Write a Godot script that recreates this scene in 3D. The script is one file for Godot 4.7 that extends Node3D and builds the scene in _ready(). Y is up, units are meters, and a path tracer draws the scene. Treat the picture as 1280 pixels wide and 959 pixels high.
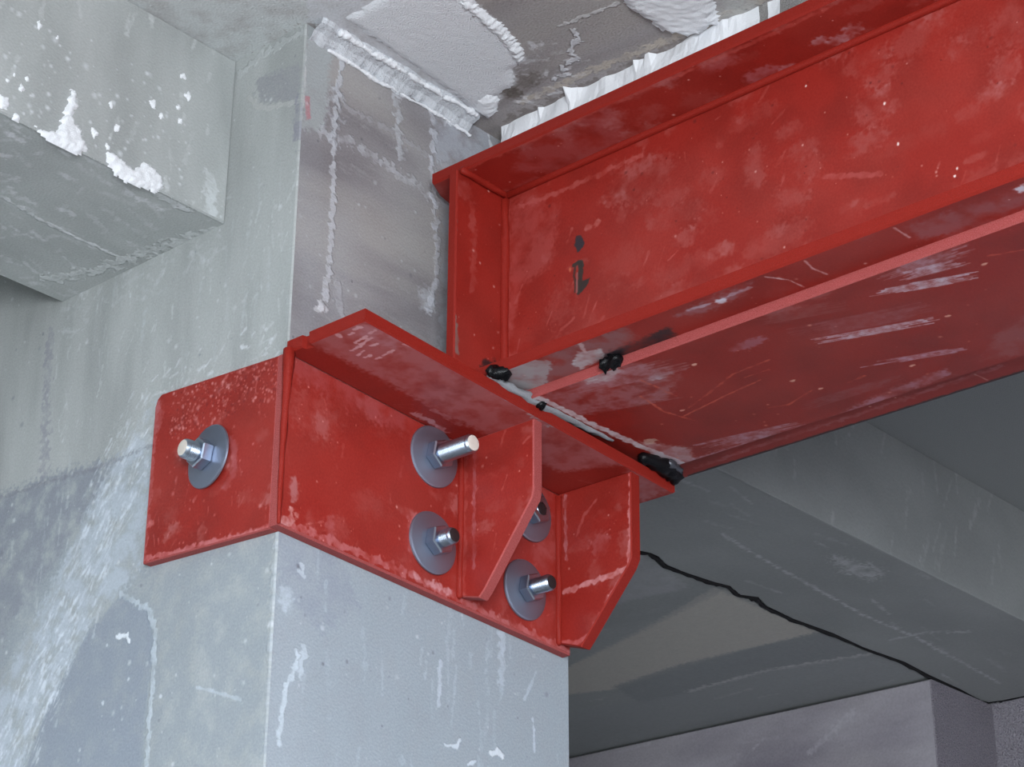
extends Node3D
# Red primed steel beam on a bolted bracket at the corner of a concrete column.
# Origin: column corner at the bottom edge of the bracket. +X out of the bolted face, +Z out of the left face.

const TH := 0.0571        # the bracket hangs a little out of level
const HC := 0.5373        # ceiling
const HB := 0.3482        # underside of the concrete beam
const HT := 0.4156        # underside of the steel top flange
const HF := 0.1768        # underside of the steel bottom flange
const HU := 0.1673        # underside of the cover plate
const ZF := -0.1605
const ZF2 := -0.4812
const ZC := -0.2084
const ZC2 := -0.4313
const ZW := -0.2262
const XB := -0.1023
const X2 := -0.358
const Z9 := -1.7558
const Z10 := -1.957
const BEAM_END := 4.6
const FLOOR := -2.25

var wn := FastNoiseLite.new()
var fine := FastNoiseLite.new()
var rng := RandomNumberGenerator.new()
var M := {}
const CONCRETE := Color(0.68, 0.695, 0.69)   # bare concrete, the same on every face
const PRIMER := Color(0.585, 0.138, 0.100)     # red primer, the same on every part

# ---------------------------------------------------------------- painting of surfaces (colour of matter, with some light put into it)
class Canvas:
	var w: int
	var h: int
	var x0: float
	var y0: float
	var ppm: float
	var r := PackedFloat32Array()
	var g := PackedFloat32Array()
	var b := PackedFloat32Array()
	var z := PackedFloat32Array()
	var wn: FastNoiseLite
	var fn: FastNoiseLite
	var rng: RandomNumberGenerator
	func _init(a, bb, c, d, p, n1, n2, rg):
		x0 = a; y0 = bb; ppm = p
		w = int((c - a) * p); h = int((d - bb) * p)
		wn = n1; fn = n2; rng = rg
		r.resize(w * h); g.resize(w * h); b.resize(w * h); z.resize(w * h)
	func fill(c: Color):
		r.fill(c.r); g.fill(c.g); b.fill(c.b)
	func mottle(c: Color, freq: float, amount: float, sx := 1.0, sy := 1.0, off := 0.0, sharp := 1.5):
		for j in h:
			var y := (y0 + j / ppm) * sy * freq
			for i in w:
				var n := wn.get_noise_2d((x0 + i / ppm) * sx * freq + off, y + off * 1.7)
				var a := clampf(n * sharp + 0.35, 0.0, 1.0) * amount
				var k := j * w + i
				r[k] += (c.r - r[k]) * a; g[k] += (c.g - g[k]) * a; b[k] += (c.b - b[k]) * a
	func grain(amount: float, relief := 0.4):
		for j in h:
			for i in w:
				var n := fn.get_noise_2d(x0 * 900.0 + i / ppm * 900.0, y0 * 900.0 + j / ppm * 900.0)
				var k := j * w + i
				r[k] += n * amount; g[k] += n * amount; b[k] += n * amount
				z[k] += n * relief * 0.1
	func put(k: int, c: Color, a: float):
		r[k] += (c.r - r[k]) * a; g[k] += (c.g - g[k]) * a; b[k] += (c.b - b[k]) * a
	# a smear along a line: width in metres, ragged 0..1, patchy 0..1
	func stroke(p: Array, width: float, c: Color, alpha: float, ragged := 0.5, patchy := 0.3, lift := 0.0):
		var n := p.size() / 2
		var lo := Vector2(1e9, 1e9)
		var hi := Vector2(-1e9, -1e9)
		for i in n:
			lo = lo.min(Vector2(p[2 * i], p[2 * i + 1])); hi = hi.max(Vector2(p[2 * i], p[2 * i + 1]))
		var pad := width * 1.6 + 1.5 / ppm
		var i0 := maxi(0, int((lo.x - pad - x0) * ppm)); var i1 := mini(w - 1, int((hi.x + pad - x0) * ppm))
		var j0 := maxi(0, int((lo.y - pad - y0) * ppm)); var j1 := mini(h - 1, int((hi.y + pad - y0) * ppm))
		var half := width * 0.5
		var aa := maxf(half * 0.35, 0.8 / ppm)
		for j in range(j0, j1 + 1):
			for i in range(i0, i1 + 1):
				var q := Vector2(x0 + i / ppm, y0 + j / ppm)
				var d := 1e9
				for s in range(n - 1):
					var u := Vector2(p[2 * s], p[2 * s + 1])
					var v := Vector2(p[2 * s + 2], p[2 * s + 3]) - u
					var t := clampf((q - u).dot(v) / maxf(v.length_squared(), 1e-12), 0.0, 1.0)
					d = minf(d, (q - u - v * t).length())
				if d > pad: continue
				var m := wn.get_noise_2d(q.x * 330.0, q.y * 330.0) * 1.5
				d += m * half * ragged * 1.6
				var a := clampf((half - d) / aa + 0.5, 0.0, 1.0)
				if a <= 0.0: continue
				if patchy > 0.0:
					a *= clampf(1.0 - patchy + patchy * (0.5 + 1.6 * wn.get_noise_2d(q.x * 160.0, q.y * 160.0) + 0.9 * fn.get_noise_2d(q.x * 300.0, q.y * 300.0)), 0.0, 1.0)
				put(j * w + i, c, a * alpha)
				z[j * w + i] += a * lift
	# a patch with a ragged outline
	func patch(p: Array, c: Color, alpha: float, ragged := 0.004, soft := 0.003, patchy := 0.3, lift := 0.0):
		var n := p.size() / 2
		var poly := PackedVector2Array()
		var lo := Vector2(1e9, 1e9)
		var hi := Vector2(-1e9, -1e9)
		for i in n:
			var v := Vector2(p[2 * i], p[2 * i + 1])
			poly.append(v); lo = lo.min(v); hi = hi.max(v)
		var pad := ragged + soft
		var i0 := maxi(0, int((lo.x - pad - x0) * ppm)); var i1 := mini(w - 1, int((hi.x + pad - x0) * ppm))
		var j0 := maxi(0, int((lo.y - pad - y0) * ppm)); var j1 := mini(h - 1, int((hi.y + pad - y0) * ppm))
		for j in range(j0, j1 + 1):
			for i in range(i0, i1 + 1):
				var q := Vector2(x0 + i / ppm, y0 + j / ppm)
				var d := 1e9
				for s in n:
					var u := poly[s]
					var v := poly[(s + 1) % n] - u
					var t := clampf((q - u).dot(v) / maxf(v.length_squared(), 1e-12), 0.0, 1.0)
					d = minf(d, (q - u - v * t).length_squared())
				d = sqrt(d)
				if not Geometry2D.is_point_in_polygon(q, poly): d = -d
				if d < -pad: continue
				d += ragged * (wn.get_noise_2d(q.x * 500.0, q.y * 500.0) + 0.6 * fn.get_noise_2d(q.x * 450.0, q.y * 450.0))
				var a := clampf(d / maxf(soft, 0.5 / ppm) + 0.5, 0.0, 1.0)
				if a <= 0.0: continue
				if patchy > 0.0:
					a *= clampf(1.0 - patchy + patchy * (0.5 + 2.4 * wn.get_noise_2d(q.x * 110.0 + 50.0, q.y * 110.0) + 0.6 * fn.get_noise_2d(q.x * 260.0, q.y * 260.0)), 0.0, 1.0)
				put(j * w + i, c, a * alpha)
				z[j * w + i] += a * lift
	func dab(p: Array, rx: float, ry: float, c: Color, alpha: float, patchy := 0.4, lift := 0.0):
		var q := []
		for i in 12:
			var t := i * TAU / 12.0
			q.append(p[0] + rx * cos(t)); q.append(p[1] + ry * sin(t))
		patch(q, c, alpha, minf(rx, ry) * 0.6, minf(rx, ry) * 0.5, patchy, lift)
	func specks(count: int, size: float, c: Color, alpha: float, box: Array = [], stretch := 1.0):
		var bx := box if box.size() == 4 else [x0, y0, x0 + w / ppm, y0 + h / ppm]
		for i in count:
			var cx := rng.randf_range(bx[0], bx[2]); var cy := rng.randf_range(bx[1], bx[3])
			var s := size * (0.4 + rng.randf() * rng.randf() * 2.0)
			var i0 := int((cx - s - x0) * ppm); var i1 := int((cx + s - x0) * ppm)
			var sy := s * stretch
			var j0 := int((cy - sy - y0) * ppm); var j1 := int((cy + sy - y0) * ppm)
			var al := alpha * rng.randf_range(0.4, 1.0)
			for j in range(maxi(0, j0), mini(h - 1, j1) + 1):
				for k in range(maxi(0, i0), mini(w - 1, i1) + 1):
					var dx := (x0 + k / ppm - cx) / s; var dy := (y0 + j / ppm - cy) / sy
					var a := clampf(1.3 - sqrt(dx * dx + dy * dy), 0.0, 1.0)
					if a > 0.0: put(j * w + k, c, a * al); z[j * w + k] += a * 0.15
	func scuffs(count: int, len: float, width: float, ang: float, spread: float, c: Color, alpha: float, box: Array = []):
		var bx := box if box.size() == 4 else [x0, y0, x0 + w / ppm, y0 + h / ppm]
		for i in count:
			var cx := rng.randf_range(bx[0], bx[2]); var cy := rng.randf_range(bx[1], bx[3])
			var t := ang + rng.randf_range(-spread, spread)
			var l := len * rng.randf_range(0.3, 1.2) * 0.5
			stroke([cx - cos(t) * l, cy - sin(t) * l, cx + cos(t) * l, cy + sin(t) * l], width * rng.randf_range(0.5, 1.4), c, alpha * rng.randf_range(0.4, 1.0), 0.8, 0.6)
	# a dry brush or trowel mark: many thin hairs side by side
	func sweep(p: Array, width: float, c: Color, alpha: float):
		var a := Vector2(p[0], p[1]); var d := Vector2(p[2], p[3]) - a
		var n := Vector2(-d.y, d.x).normalized()
		var hairs := int(width / 0.0011) + 1
		var edge := rng.randf_range(-0.5, 0.5)
		for i in hairs:
			var o := n * (float(i) / maxi(hairs - 1, 1) - 0.5) * width
			var t0 := rng.randf_range(0.0, 0.35); var t1 := rng.randf_range(0.65, 1.0)
			var q := a + o + d * t0; var r2 := a + o + d * t1
			var al := alpha * (0.35 + 0.65 * absf(sin(i * 1.7 + edge * 9.0)))
			stroke([q.x, q.y, r2.x, r2.y], 0.0017, c, al, 0.4, 0.35)
	func material(rough: float, bump: float, spec := 0.5) -> StandardMaterial3D:
		var by := PackedByteArray(); by.resize(w * h * 3)
		var hy := PackedByteArray(); hy.resize(w * h)
		for j in h:
			for i in w:
				var k := j * w + i
				var o := (h - 1 - j) * w + i
				by[o * 3] = int(clampf(r[k], 0.0, 1.0) * 255.0); by[o * 3 + 1] = int(clampf(g[k], 0.0, 1.0) * 255.0); by[o * 3 + 2] = int(clampf(b[k], 0.0, 1.0) * 255.0)
				hy[o] = int(clampf(0.3 + z[k] * 0.5, 0.0, 1.0) * 255.0)
		var m := StandardMaterial3D.new()
		m.albedo_texture = ImageTexture.create_from_image(Image.create_from_data(w, h, false, Image.FORMAT_RGB8, by))
		if bump > 0.0:
			var im := Image.create_from_data(w, h, false, Image.FORMAT_L8, hy)
			im.convert(Image.FORMAT_RGBA8)
			im.bump_map_to_normal_map(bump)
			m.normal_enabled = true; m.normal_texture = ImageTexture.create_from_image(im)
		m.roughness = rough; m.metallic_specular = spec
		return m
	func uv(a: float, bb: float) -> Vector2:
		return Vector2((a - x0) * ppm / w, 1.0 - (bb - y0) * ppm / h)

func canvas(a, b, c, d, ppm) -> Canvas: return Canvas.new(a, b, c, d, ppm, wn, fine, rng)

func rgb(r, g, b) -> Color: return Color(r / 255.0, g / 255.0, b / 255.0)

# ---------------------------------------------------------------- mesh helpers
func tri(st: SurfaceTool, a: Vector3, b: Vector3, c: Vector3, hint: Vector3, ua := Vector2.ZERO, ub := Vector2.ZERO, uc := Vector2.ZERO):
	var n := (c - a).cross(b - a)
	if n.length_squared() < 1e-18: return
	n = n.normalized()
	if n.dot(hint) < 0.0:
		n = -n
		var t := b; b = c; c = t
		var tu := ub; ub = uc; uc = tu
	st.set_normal(n); st.set_uv(ua); st.add_vertex(a)
	st.set_normal(n); st.set_uv(ub); st.add_vertex(b)
	st.set_normal(n); st.set_uv(uc); st.add_vertex(c)

func quad(st, a, b, c, d, hint):
	tri(st, a, b, c, hint); tri(st, a, c, d, hint)

func begin() -> SurfaceTool:
	var st := SurfaceTool.new(); st.begin(Mesh.PRIMITIVE_TRIANGLES); return st

func obj(called: String, mesh: Mesh, parent: Node) -> MeshInstance3D:
	var o := MeshInstance3D.new(); o.name = called; o.mesh = mesh
	o.cast_shadow = GeometryInstance3D.SHADOW_CASTING_SETTING_ON
	parent.add_child(o, true); return o

func thing(called, label, category, at := Vector3.ZERO, group := "") -> Node3D:
	var o := Node3D.new(); o.name = called; add_child(o, true); o.position = at
	o.set_meta("label", label); o.set_meta("category", category)
	if group: o.set_meta("group", group)
	return o

func structure(o): o.set_meta("kind", "structure"); return o

func inset(p: PackedVector2Array, c: float) -> PackedVector2Array:
	var n := p.size()
	var area := 0.0
	for i in n: area += p[i].cross(p[(i + 1) % n])
	var sg := 1.0 if area > 0.0 else -1.0
	var q := PackedVector2Array()
	for i in n:
		var e1 := (p[i] - p[(i + n - 1) % n]).normalized()
		var e2 := (p[(i + 1) % n] - p[i]).normalized()
		var n1 := Vector2(-e1.y, e1.x) * sg
		var n2 := Vector2(-e2.y, e2.x) * sg
		var m := n1 + n2
		q.append(p[i] + m * (c / maxf(0.35, m.dot(n1))))
	return q

# a plate: outline in (u, v), painted front at n = thick, bevelled edges; axes need not be square
func plate(outline: Array, o: Vector3, au: Vector3, av: Vector3, an: Vector3, thick: float, cv: Canvas, front: Material, side: Material, bevel := 0.0015) -> ArrayMesh:
	var p := PackedVector2Array()
	for i in outline.size() / 2: p.append(Vector2(outline[2 * i], outline[2 * i + 1]))
	var q := inset(p, bevel) if bevel > 0.0 else p
	var at := func(v: Vector2, n: float) -> Vector3: return o + au * v.x + av * v.y + an * n
	var a := begin(); var b := begin()
	var ix := Geometry2D.triangulate_polygon(q)
	for i in range(0, ix.size(), 3):
		var x := q[ix[i]]; var y := q[ix[i + 1]]; var z := q[ix[i + 2]]
		var ux := cv.uv(x.x, x.y) if cv else x; var uy := cv.uv(y.x, y.y) if cv else y; var uz := cv.uv(z.x, z.y) if cv else z
		tri(a, at.call(x, thick), at.call(y, thick), at.call(z, thick), an, ux, uy, uz)
	ix = Geometry2D.triangulate_polygon(p)
	for i in range(0, ix.size(), 3):
		tri(b, at.call(p[ix[i]], 0.0), at.call(p[ix[i + 1]], 0.0), at.call(p[ix[i + 2]], 0.0), -an)
	var n := p.size()
	var area := 0.0
	for i in n: area += p[i].cross(p[(i + 1) % n])
	for i in n:
		var j := (i + 1) % n
		var e := (p[j] - p[i]).normalized()
		var out2 := Vector2(e.y, -e.x) * (1.0 if area > 0.0 else -1.0)
		var out := au * out2.x + av * out2.y
		quad(b, at.call(p[i], 0.0), at.call(p[j], 0.0), at.call(p[j], thick - bevel), at.call(p[i], thick - bevel), out)
		if bevel > 0.0: quad(b, at.call(p[i], thick - bevel), at.call(p[j], thick - bevel), at.call(q[j], thick), at.call(q[i], thick), out + an)
	a.set_material(front); b.set_material(side)
	var m := a.commit()
	return b.commit(m)

func box_into(st: SurfaceTool, lo: Vector3, hi: Vector3):
	var v := func(i: int) -> Vector3: return Vector3(hi.x if i & 1 else lo.x, hi.y if i & 2 else lo.y, hi.z if i & 4 else lo.z)
	for f in [[0, 2, 6, 4, -1, 0, 0], [1, 3, 7, 5, 1, 0, 0], [0, 1, 5, 4, 0, -1, 0], [2, 3, 7, 6, 0, 1, 0], [0, 1, 3, 2, 0, 0, -1], [4, 5, 7, 6, 0, 0, 1]]:
		quad(st, v.call(f[0]), v.call(f[1]), v.call(f[2]), v.call(f[3]), Vector3(f[4], f[5], f[6]))

func boxes(list: Array, m: Material) -> ArrayMesh:
	var st := begin()
	for b in list: box_into(st, Vector3(b[0], b[1], b[2]), Vector3(b[3], b[4], b[5]))
	st.set_material(m); return st.commit()

func rect(a, b, c, d) -> Array: return [a, b, c, b, c, d, a, d]

# a lump of plaster, mortar or weld metal lying on a surface: ragged outline, real thickness
func lump(outline: Array, o: Vector3, au: Vector3, av: Vector3, an: Vector3, thick: float, ragged: float, edge: float, cell: float, m: Material, rough := 0.35, seed_at := 0.0) -> ArrayMesh:
	var p := PackedVector2Array()
	var lo := Vector2(1e9, 1e9); var hi := Vector2(-1e9, -1e9)
	for i in outline.size() / 2:
		var v := Vector2(outline[2 * i], outline[2 * i + 1]); p.append(v); lo = lo.min(v); hi = hi.max(v)
	lo -= Vector2(ragged, ragged) * 1.5 + Vector2(cell, cell); hi += Vector2(ragged, ragged) * 1.5 + Vector2(cell, cell)
	var nx := int((hi.x - lo.x) / cell) + 2; var ny := int((hi.y - lo.y) / cell) + 2
	var hg := PackedFloat32Array(); hg.resize(nx * ny)
	for j in ny:
		for i in nx:
			var q := lo + Vector2(i, j) * cell
			var d := 1e9
			for s in p.size():
				var u := p[s]; var v := p[(s + 1) % p.size()] - u
				var t := clampf((q - u).dot(v) / maxf(v.length_squared(), 1e-12), 0.0, 1.0)
				d = minf(d, (q - u - v * t).length_squared())
			d = sqrt(d)
			if not Geometry2D.is_point_in_polygon(q, p): d = -d
			d += ragged * (wn.get_noise_2d(q.x * 700.0 + seed_at, q.y * 700.0) + 0.5 * fine.get_noise_2d(q.x * 400.0, q.y * 400.0 + seed_at))
			var k := clampf(d / edge, -1.0, 1.0)
			var hgt := thick * sin(maxf(k, 0.0) * PI * 0.5)
			if k <= 0.0: hgt = -0.0012 if k > -1.0 else -0.004
			else: hgt *= 1.0 + rough * (wn.get_noise_2d(q.x * 420.0 + 9.0, q.y * 420.0 + seed_at) * 1.6 + 0.5 * fine.get_noise_2d(q.x * 500.0, q.y * 500.0))
			hg[j * nx + i] = hgt
	var st := begin()
	st.set_smooth_group(0)
	for j in ny - 1:
		for i in nx - 1:
			var k := [j * nx + i, j * nx + i + 1, (j + 1) * nx + i + 1, (j + 1) * nx + i]
			if maxf(maxf(hg[k[0]], hg[k[1]]), maxf(hg[k[2]], hg[k[3]])) <= 0.0: continue
			var v := []
			for c in 4:
				var q := lo + Vector2(i + (1 if c == 1 or c == 2 else 0), j + (1 if c >= 2 else 0)) * cell
				v.append(o + au * q.x + av * q.y + an * hg[k[c]])
			for t in [[0, 1, 2], [0, 2, 3]]:
				var a: Vector3 = v[t[0]]; var b: Vector3 = v[t[1]]; var c: Vector3 = v[t[2]]
				if (c - a).cross(b - a).dot(an) < 0.0:
					var s := b; b = c; c = s
				st.add_vertex(a); st.add_vertex(b); st.add_vertex(c)
	st.index(); st.generate_normals(); st.set_material(m)
	return st.commit()

# profile (radius, height) turned about y
func lathe(profile: Array, seg: int, m: Material, sides := 0) -> ArrayMesh:
	var st := begin()
	for i in profile.size() - 1:
		var a: Vector2 = profile[i]; var b: Vector2 = profile[i + 1]
		var e := b - a
		var nn := Vector2(e.y, -e.x).normalized()
		for k in seg:
			var t0 := TAU * k / seg; var t1 := TAU * (k + 1) / seg
			var d0 := Vector3(cos(t0), 0, sin(t0)); var d1 := Vector3(cos(t1), 0, sin(t1))
			var hint := (d0 + d1) * 0.5 * nn.x + Vector3.UP * nn.y
			var vs := [d0 * a.x + Vector3.UP * a.y, d1 * a.x + Vector3.UP * a.y, d1 * b.x + Vector3.UP * b.y, d0 * b.x + Vector3.UP * b.y]
			if sides: quad(st, vs[0], vs[1], vs[2], vs[3], hint)
			else:
				var ns := [d0 * nn.x + Vector3.UP * nn.y, d1 * nn.x + Vector3.UP * nn.y]
				for t in [[0, 1, 2], [0, 2, 3]]:
					var q: Array = t
					if ((vs[q[2]] - vs[q[0]]) as Vector3).cross(vs[q[1]] - vs[q[0]]).dot(hint) < 0.0: q = [t[0], t[2], t[1]]
					for x in q:
						st.set_normal((ns[0] if x == 0 or x == 3 else ns[1]).normalized()); st.add_vertex(vs[x])
	st.set_material(m); return st.commit()

# a lumpy bead of metal along a path
func bead(path: Array, radius: Array, m: Material, seg := 10, bump := 0.35) -> ArrayMesh:
	var pts := []; var rad := []
	for i in path.size() - 1:
		for k in 6:
			pts.append((path[i] as Vector3).lerp(path[i + 1], k / 6.0)); rad.append(lerpf(radius[i], radius[i + 1], k / 6.0))
	pts.append(path[-1]); rad.append(radius[-1])
	var st := begin(); st.set_smooth_group(0)
	var ring := []
	for i in pts.size():
		var d: Vector3 = (pts[mini(i + 1, pts.size() - 1)] - pts[maxi(i - 1, 0)]).normalized()
		var s := d.cross(Vector3(0.3, 0.9, 0.2)).normalized(); var t := s.cross(d)
		var row := []
		for k in seg:
			var a := TAU * k / seg
			var dir := s * cos(a) + t * sin(a)
			var q: Vector3 = pts[i] + dir * rad[i]
			row.append(pts[i] + dir * rad[i] * (1.0 + bump * 2.0 * wn.get_noise_3d(q.x * 900.0, q.y * 900.0, q.z * 900.0)))
		ring.append(row)
	for i in pts.size() - 1:
		for k in seg:
			var v := [ring[i][k], ring[i][(k + 1) % seg], ring[i + 1][(k + 1) % seg], ring[i + 1][k]]
			var hint: Vector3 = (v[0] + v[2]) * 0.5 - (pts[i] + pts[i + 1]) * 0.5
			for t in [[0, 1, 2], [0, 2, 3]]:
				var a: Vector3 = v[t[0]]; var b: Vector3 = v[t[1]]; var c: Vector3 = v[t[2]]
				if (c - a).cross(b - a).dot(hint) < 0.0:
					var s := b; b = c; c = s
				st.add_vertex(a); st.add_vertex(b); st.add_vertex(c)
	for e in [0, pts.size() - 1]:
		var tip: Vector3 = pts[e]
		var nb: Vector3 = pts[1] if e == 0 else pts[e - 1]
		var out := (tip - nb).normalized()
		var cap: Vector3 = tip + out * rad[e] * 0.6
		for k in seg:
			var a: Vector3 = ring[e][k]; var b: Vector3 = ring[e][(k + 1) % seg]
			if (cap - a).cross(b - a).dot(out) < 0.0:
				var s := a; a = b; b = s
			st.add_vertex(a); st.add_vertex(b); st.add_vertex(cap)
	st.index(); st.generate_normals(); st.set_material(m)
	return st.commit()

func plain(c: Color, rough: float, metal := 0.0, spec := 0.5) -> StandardMaterial3D:
	var m := StandardMaterial3D.new(); m.albedo_color = c; m.roughness = rough; m.metallic = metal; m.metallic_specular = spec
	return m

# cast concrete or mortar by world position: two tones, pores and a little relief
func cast(c1: Color, c2: Color, rough: float, bump: float, scale: float) -> StandardMaterial3D:
	var n := 256
	var im := wn.get_seamless_image(n, n); var fi := fine.get_seamless_image(n, n)
	var out := Image.create(n, n, false, Image.FORMAT_RGB8); var hi := Image.create(n, n, false, Image.FORMAT_RGBA8)
	for j in n:
		for i in n:
			var a := im.get_pixel(i, j).r; var b := fi.get_pixel(i, j).r
			var t := clampf(a * 0.8 + (b - 0.5) * 0.5, 0.0, 1.0)
			out.set_pixel(i, j, c1.lerp(c2, t)); hi.set_pixel(i, j, Color(b, b, b))
	hi.bump_map_to_normal_map(bump)
	var m := StandardMaterial3D.new()
	m.albedo_texture = ImageTexture.create_from_image(out)
	m.normal_enabled = true; m.normal_texture = ImageTexture.create_from_image(hi)
	m.uv1_triplanar = true; m.uv1_world_triplanar = true; m.uv1_scale = Vector3(scale, scale, scale)
	m.roughness = rough; m.metallic_specular = 0.3
	return m

func primer(cv: Canvas, base: Color):
	cv.fill(base)
	cv.mottle(base.darkened(0.14), 45.0, 0.6, 1, 1, 3.0)
	cv.mottle(base.lerp(rgb(190, 104, 98), 0.45), 22.0, 0.32, 1, 1, 71.0)
	cv.grain(0.035, 0.25)

func _ready():
	wn.seed = 11; wn.frequency = 0.25; wn.fractal_octaves = 4
	fine.seed = 5; fine.frequency = 0.4; fine.fractal_octaves = 3
	rng.seed = 20
	# ---------------- camera, sky, exposure
	var cam := Camera3D.new(); cam.name = "camera"; add_child(cam)
	var fwd := Vector3(-0.597845, 0.424971, -0.679691); var up := Vector3(0.277102, 0.905197, 0.322232); var rt := Vector3(0.752194, 0.004301, -0.658928)
	cam.transform = Transform3D(Basis(rt, up, -fwd), Vector3(1.27375, -0.65135, 1.13717))
	cam.fov = 21.086; cam.near = 0.05; cam.current = true
	var we := WorldEnvironment.new(); we.name = "world"; var env := Environment.new()
	env.background_mode = Environment.BG_SKY
	var sky := Sky.new(); var sm := ProceduralSkyMaterial.new()
	sm.sky_top_color = Color(0.90, 0.94, 1.0); sm.sky_horizon_color = Color(0.92, 0.955, 1.0)
	sm.ground_horizon_color = Color(0.24, 0.235, 0.23); sm.ground_bottom_color = Color(0.20, 0.195, 0.19)
	sm.sun_angle_max = 0.0; sm.sky_energy_multiplier = 1.0
	sky.sky_material = sm; env.sky = sky
	env.tonemap_mode = Environment.TONE_MAPPER_LINEAR
	env.tonemap_exposure = 8.6
	env.sdfgi_enabled = true; env.ssao_enabled = true; env.ssil_enabled = true
	we.environment = env; add_child(we)

	# unseen panel lamp added for the camera flash; dimmer towards the far walls
	added_panel_light(Vector3(1.80, -0.42, 1.48), Vector3(0.05, 0.2, -0.2), 0.55)

	# ---------------- shared materials
	M.concrete = cast(CONCRETE.darkened(0.06), CONCRETE.lightened(0.08), 0.92, 3.0, 6.0)
	M.floor = cast(rgb(96, 94, 91), rgb(128, 125, 121), 0.9, 3.0, 1.5)
	M.white = cast(rgb(234, 237, 241), rgb(246, 247, 249), 0.9, 2.0, 9.0)
	M.pale = cast(rgb(222, 225, 229), rgb(236, 237, 240), 0.9, 1.6, 5.0)
	M.cove = cast(rgb(192, 196, 201), rgb(216, 218, 222), 0.9, 3.0, 6.0)
	M.mortar = cast(rgb(140, 138, 136), rgb(176, 174, 172), 0.95, 7.0, 8.0)
	M.brown_mortar = cast(rgb(112, 104, 98), rgb(168, 164, 160), 0.95, 9.0, 10.0)
	M.red = cast(PRIMER.darkened(0.1), PRIMER.lerp(rgb(190, 104, 98), 0.12), 0.5, 1.5, 9.0)
	M.red_dusty = cast(rgb(150, 58, 54), rgb(192, 112, 112), 0.65, 3.0, 12.0)
	M.slag = cast(rgb(8, 8, 10), rgb(26, 26, 29), 0.2, 2.0, 20.0)
	M.bare = cast(rgb(126, 128, 132), rgb(176, 178, 182), 0.55, 3.0, 14.0)
	M.bare_dark = cast(rgb(70, 72, 78), rgb(130, 132, 138), 0.25, 2.0, 20.0); M.bare_dark.metallic = 0.7
	M.zinc = plain(rgb(176, 188, 204), 0.30, 1.0)
	M.zinc_dull = plain(rgb(150, 158, 176), 0.42, 0.9)
	M.joint = plain(rgb(26, 25, 28), 0.85)
	M.dark = plain(rgb(34, 22, 24), 0.6)
	M.cut = plain(rgb(226, 216, 205), 0.55, 0.2)

	setting()
	column()
	concrete_beam()
	steel_beam()
	bracket()
	bolts()
	print("built")

# an added square panel lamp on a tripod, standing in for a flash
func added_panel_light(at: Vector3, aim: Vector3, energy: float):
	var t := thing("added_panel_light", "added square white panel light on a black tripod, unseen behind the camera", "lamp", Vector3(at.x, FLOOR, at.z))
	var head := Node3D.new(); head.name = "lamp_head"; t.add_child(head)
	head.position = Vector3(0, at.y - FLOOR, 0)
	head.basis = Basis.looking_at(aim - at, Vector3.UP)
	var black := plain(rgb(30, 30, 32), 0.5)
	obj("housing", plate([-0.37, -0.37, 0.37, -0.37, 0.37, 0.37, -0.37, 0.37], Vector3(0, 0, 0.004), Vector3(1, 0, 0), Vector3(0, 1, 0), Vector3(0, 0, 1), 0.05, null, black, black, 0.008), head)
	var glow := plain(Color(0.9, 0.92, 0.95), 0.5)
	glow.emission_enabled = true; glow.emission = Color(0.95, 0.97, 1.0); glow.emission_energy_multiplier = 0.4
	obj("diffuser", plate([-0.35, -0.35, 0.35, -0.35, 0.35, 0.35, -0.35, 0.35], Vector3(0, 0, 0.004), Vector3(1, 0, 0), Vector3(0, 1, 0), Vector3(0, 0, -1), 0.006, null, glow, glow, 0.001), head)
	var l := AreaLight3D.new(); l.name = "lamp_glow"; head.add_child(l)
	l.area_size = Vector2(0.7, 0.7); l.area_normalize_energy = true
	l.position = Vector3(0, 0, -0.012); l.light_energy = energy; l.light_color = Color(0.95, 0.975, 1.0); l.shadow_enabled = true
	l.area_range = 12.0; l.area_attenuation = 2.0
	obj("pole", bead([Vector3(0, 0.35, 0.08), Vector3(0, at.y - FLOOR, 0.08)], [0.014, 0.014], black, 10, 0.0), t)
	for k in 3:
		var d := Vector3(cos(k * TAU / 3), 0, sin(k * TAU / 3))
		obj("leg", bead([Vector3(0, 0.5, 0.08), Vector3(0, 0.012, 0.08) + d * 0.45], [0.010, 0.010], black, 8, 0.0), t)

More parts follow.
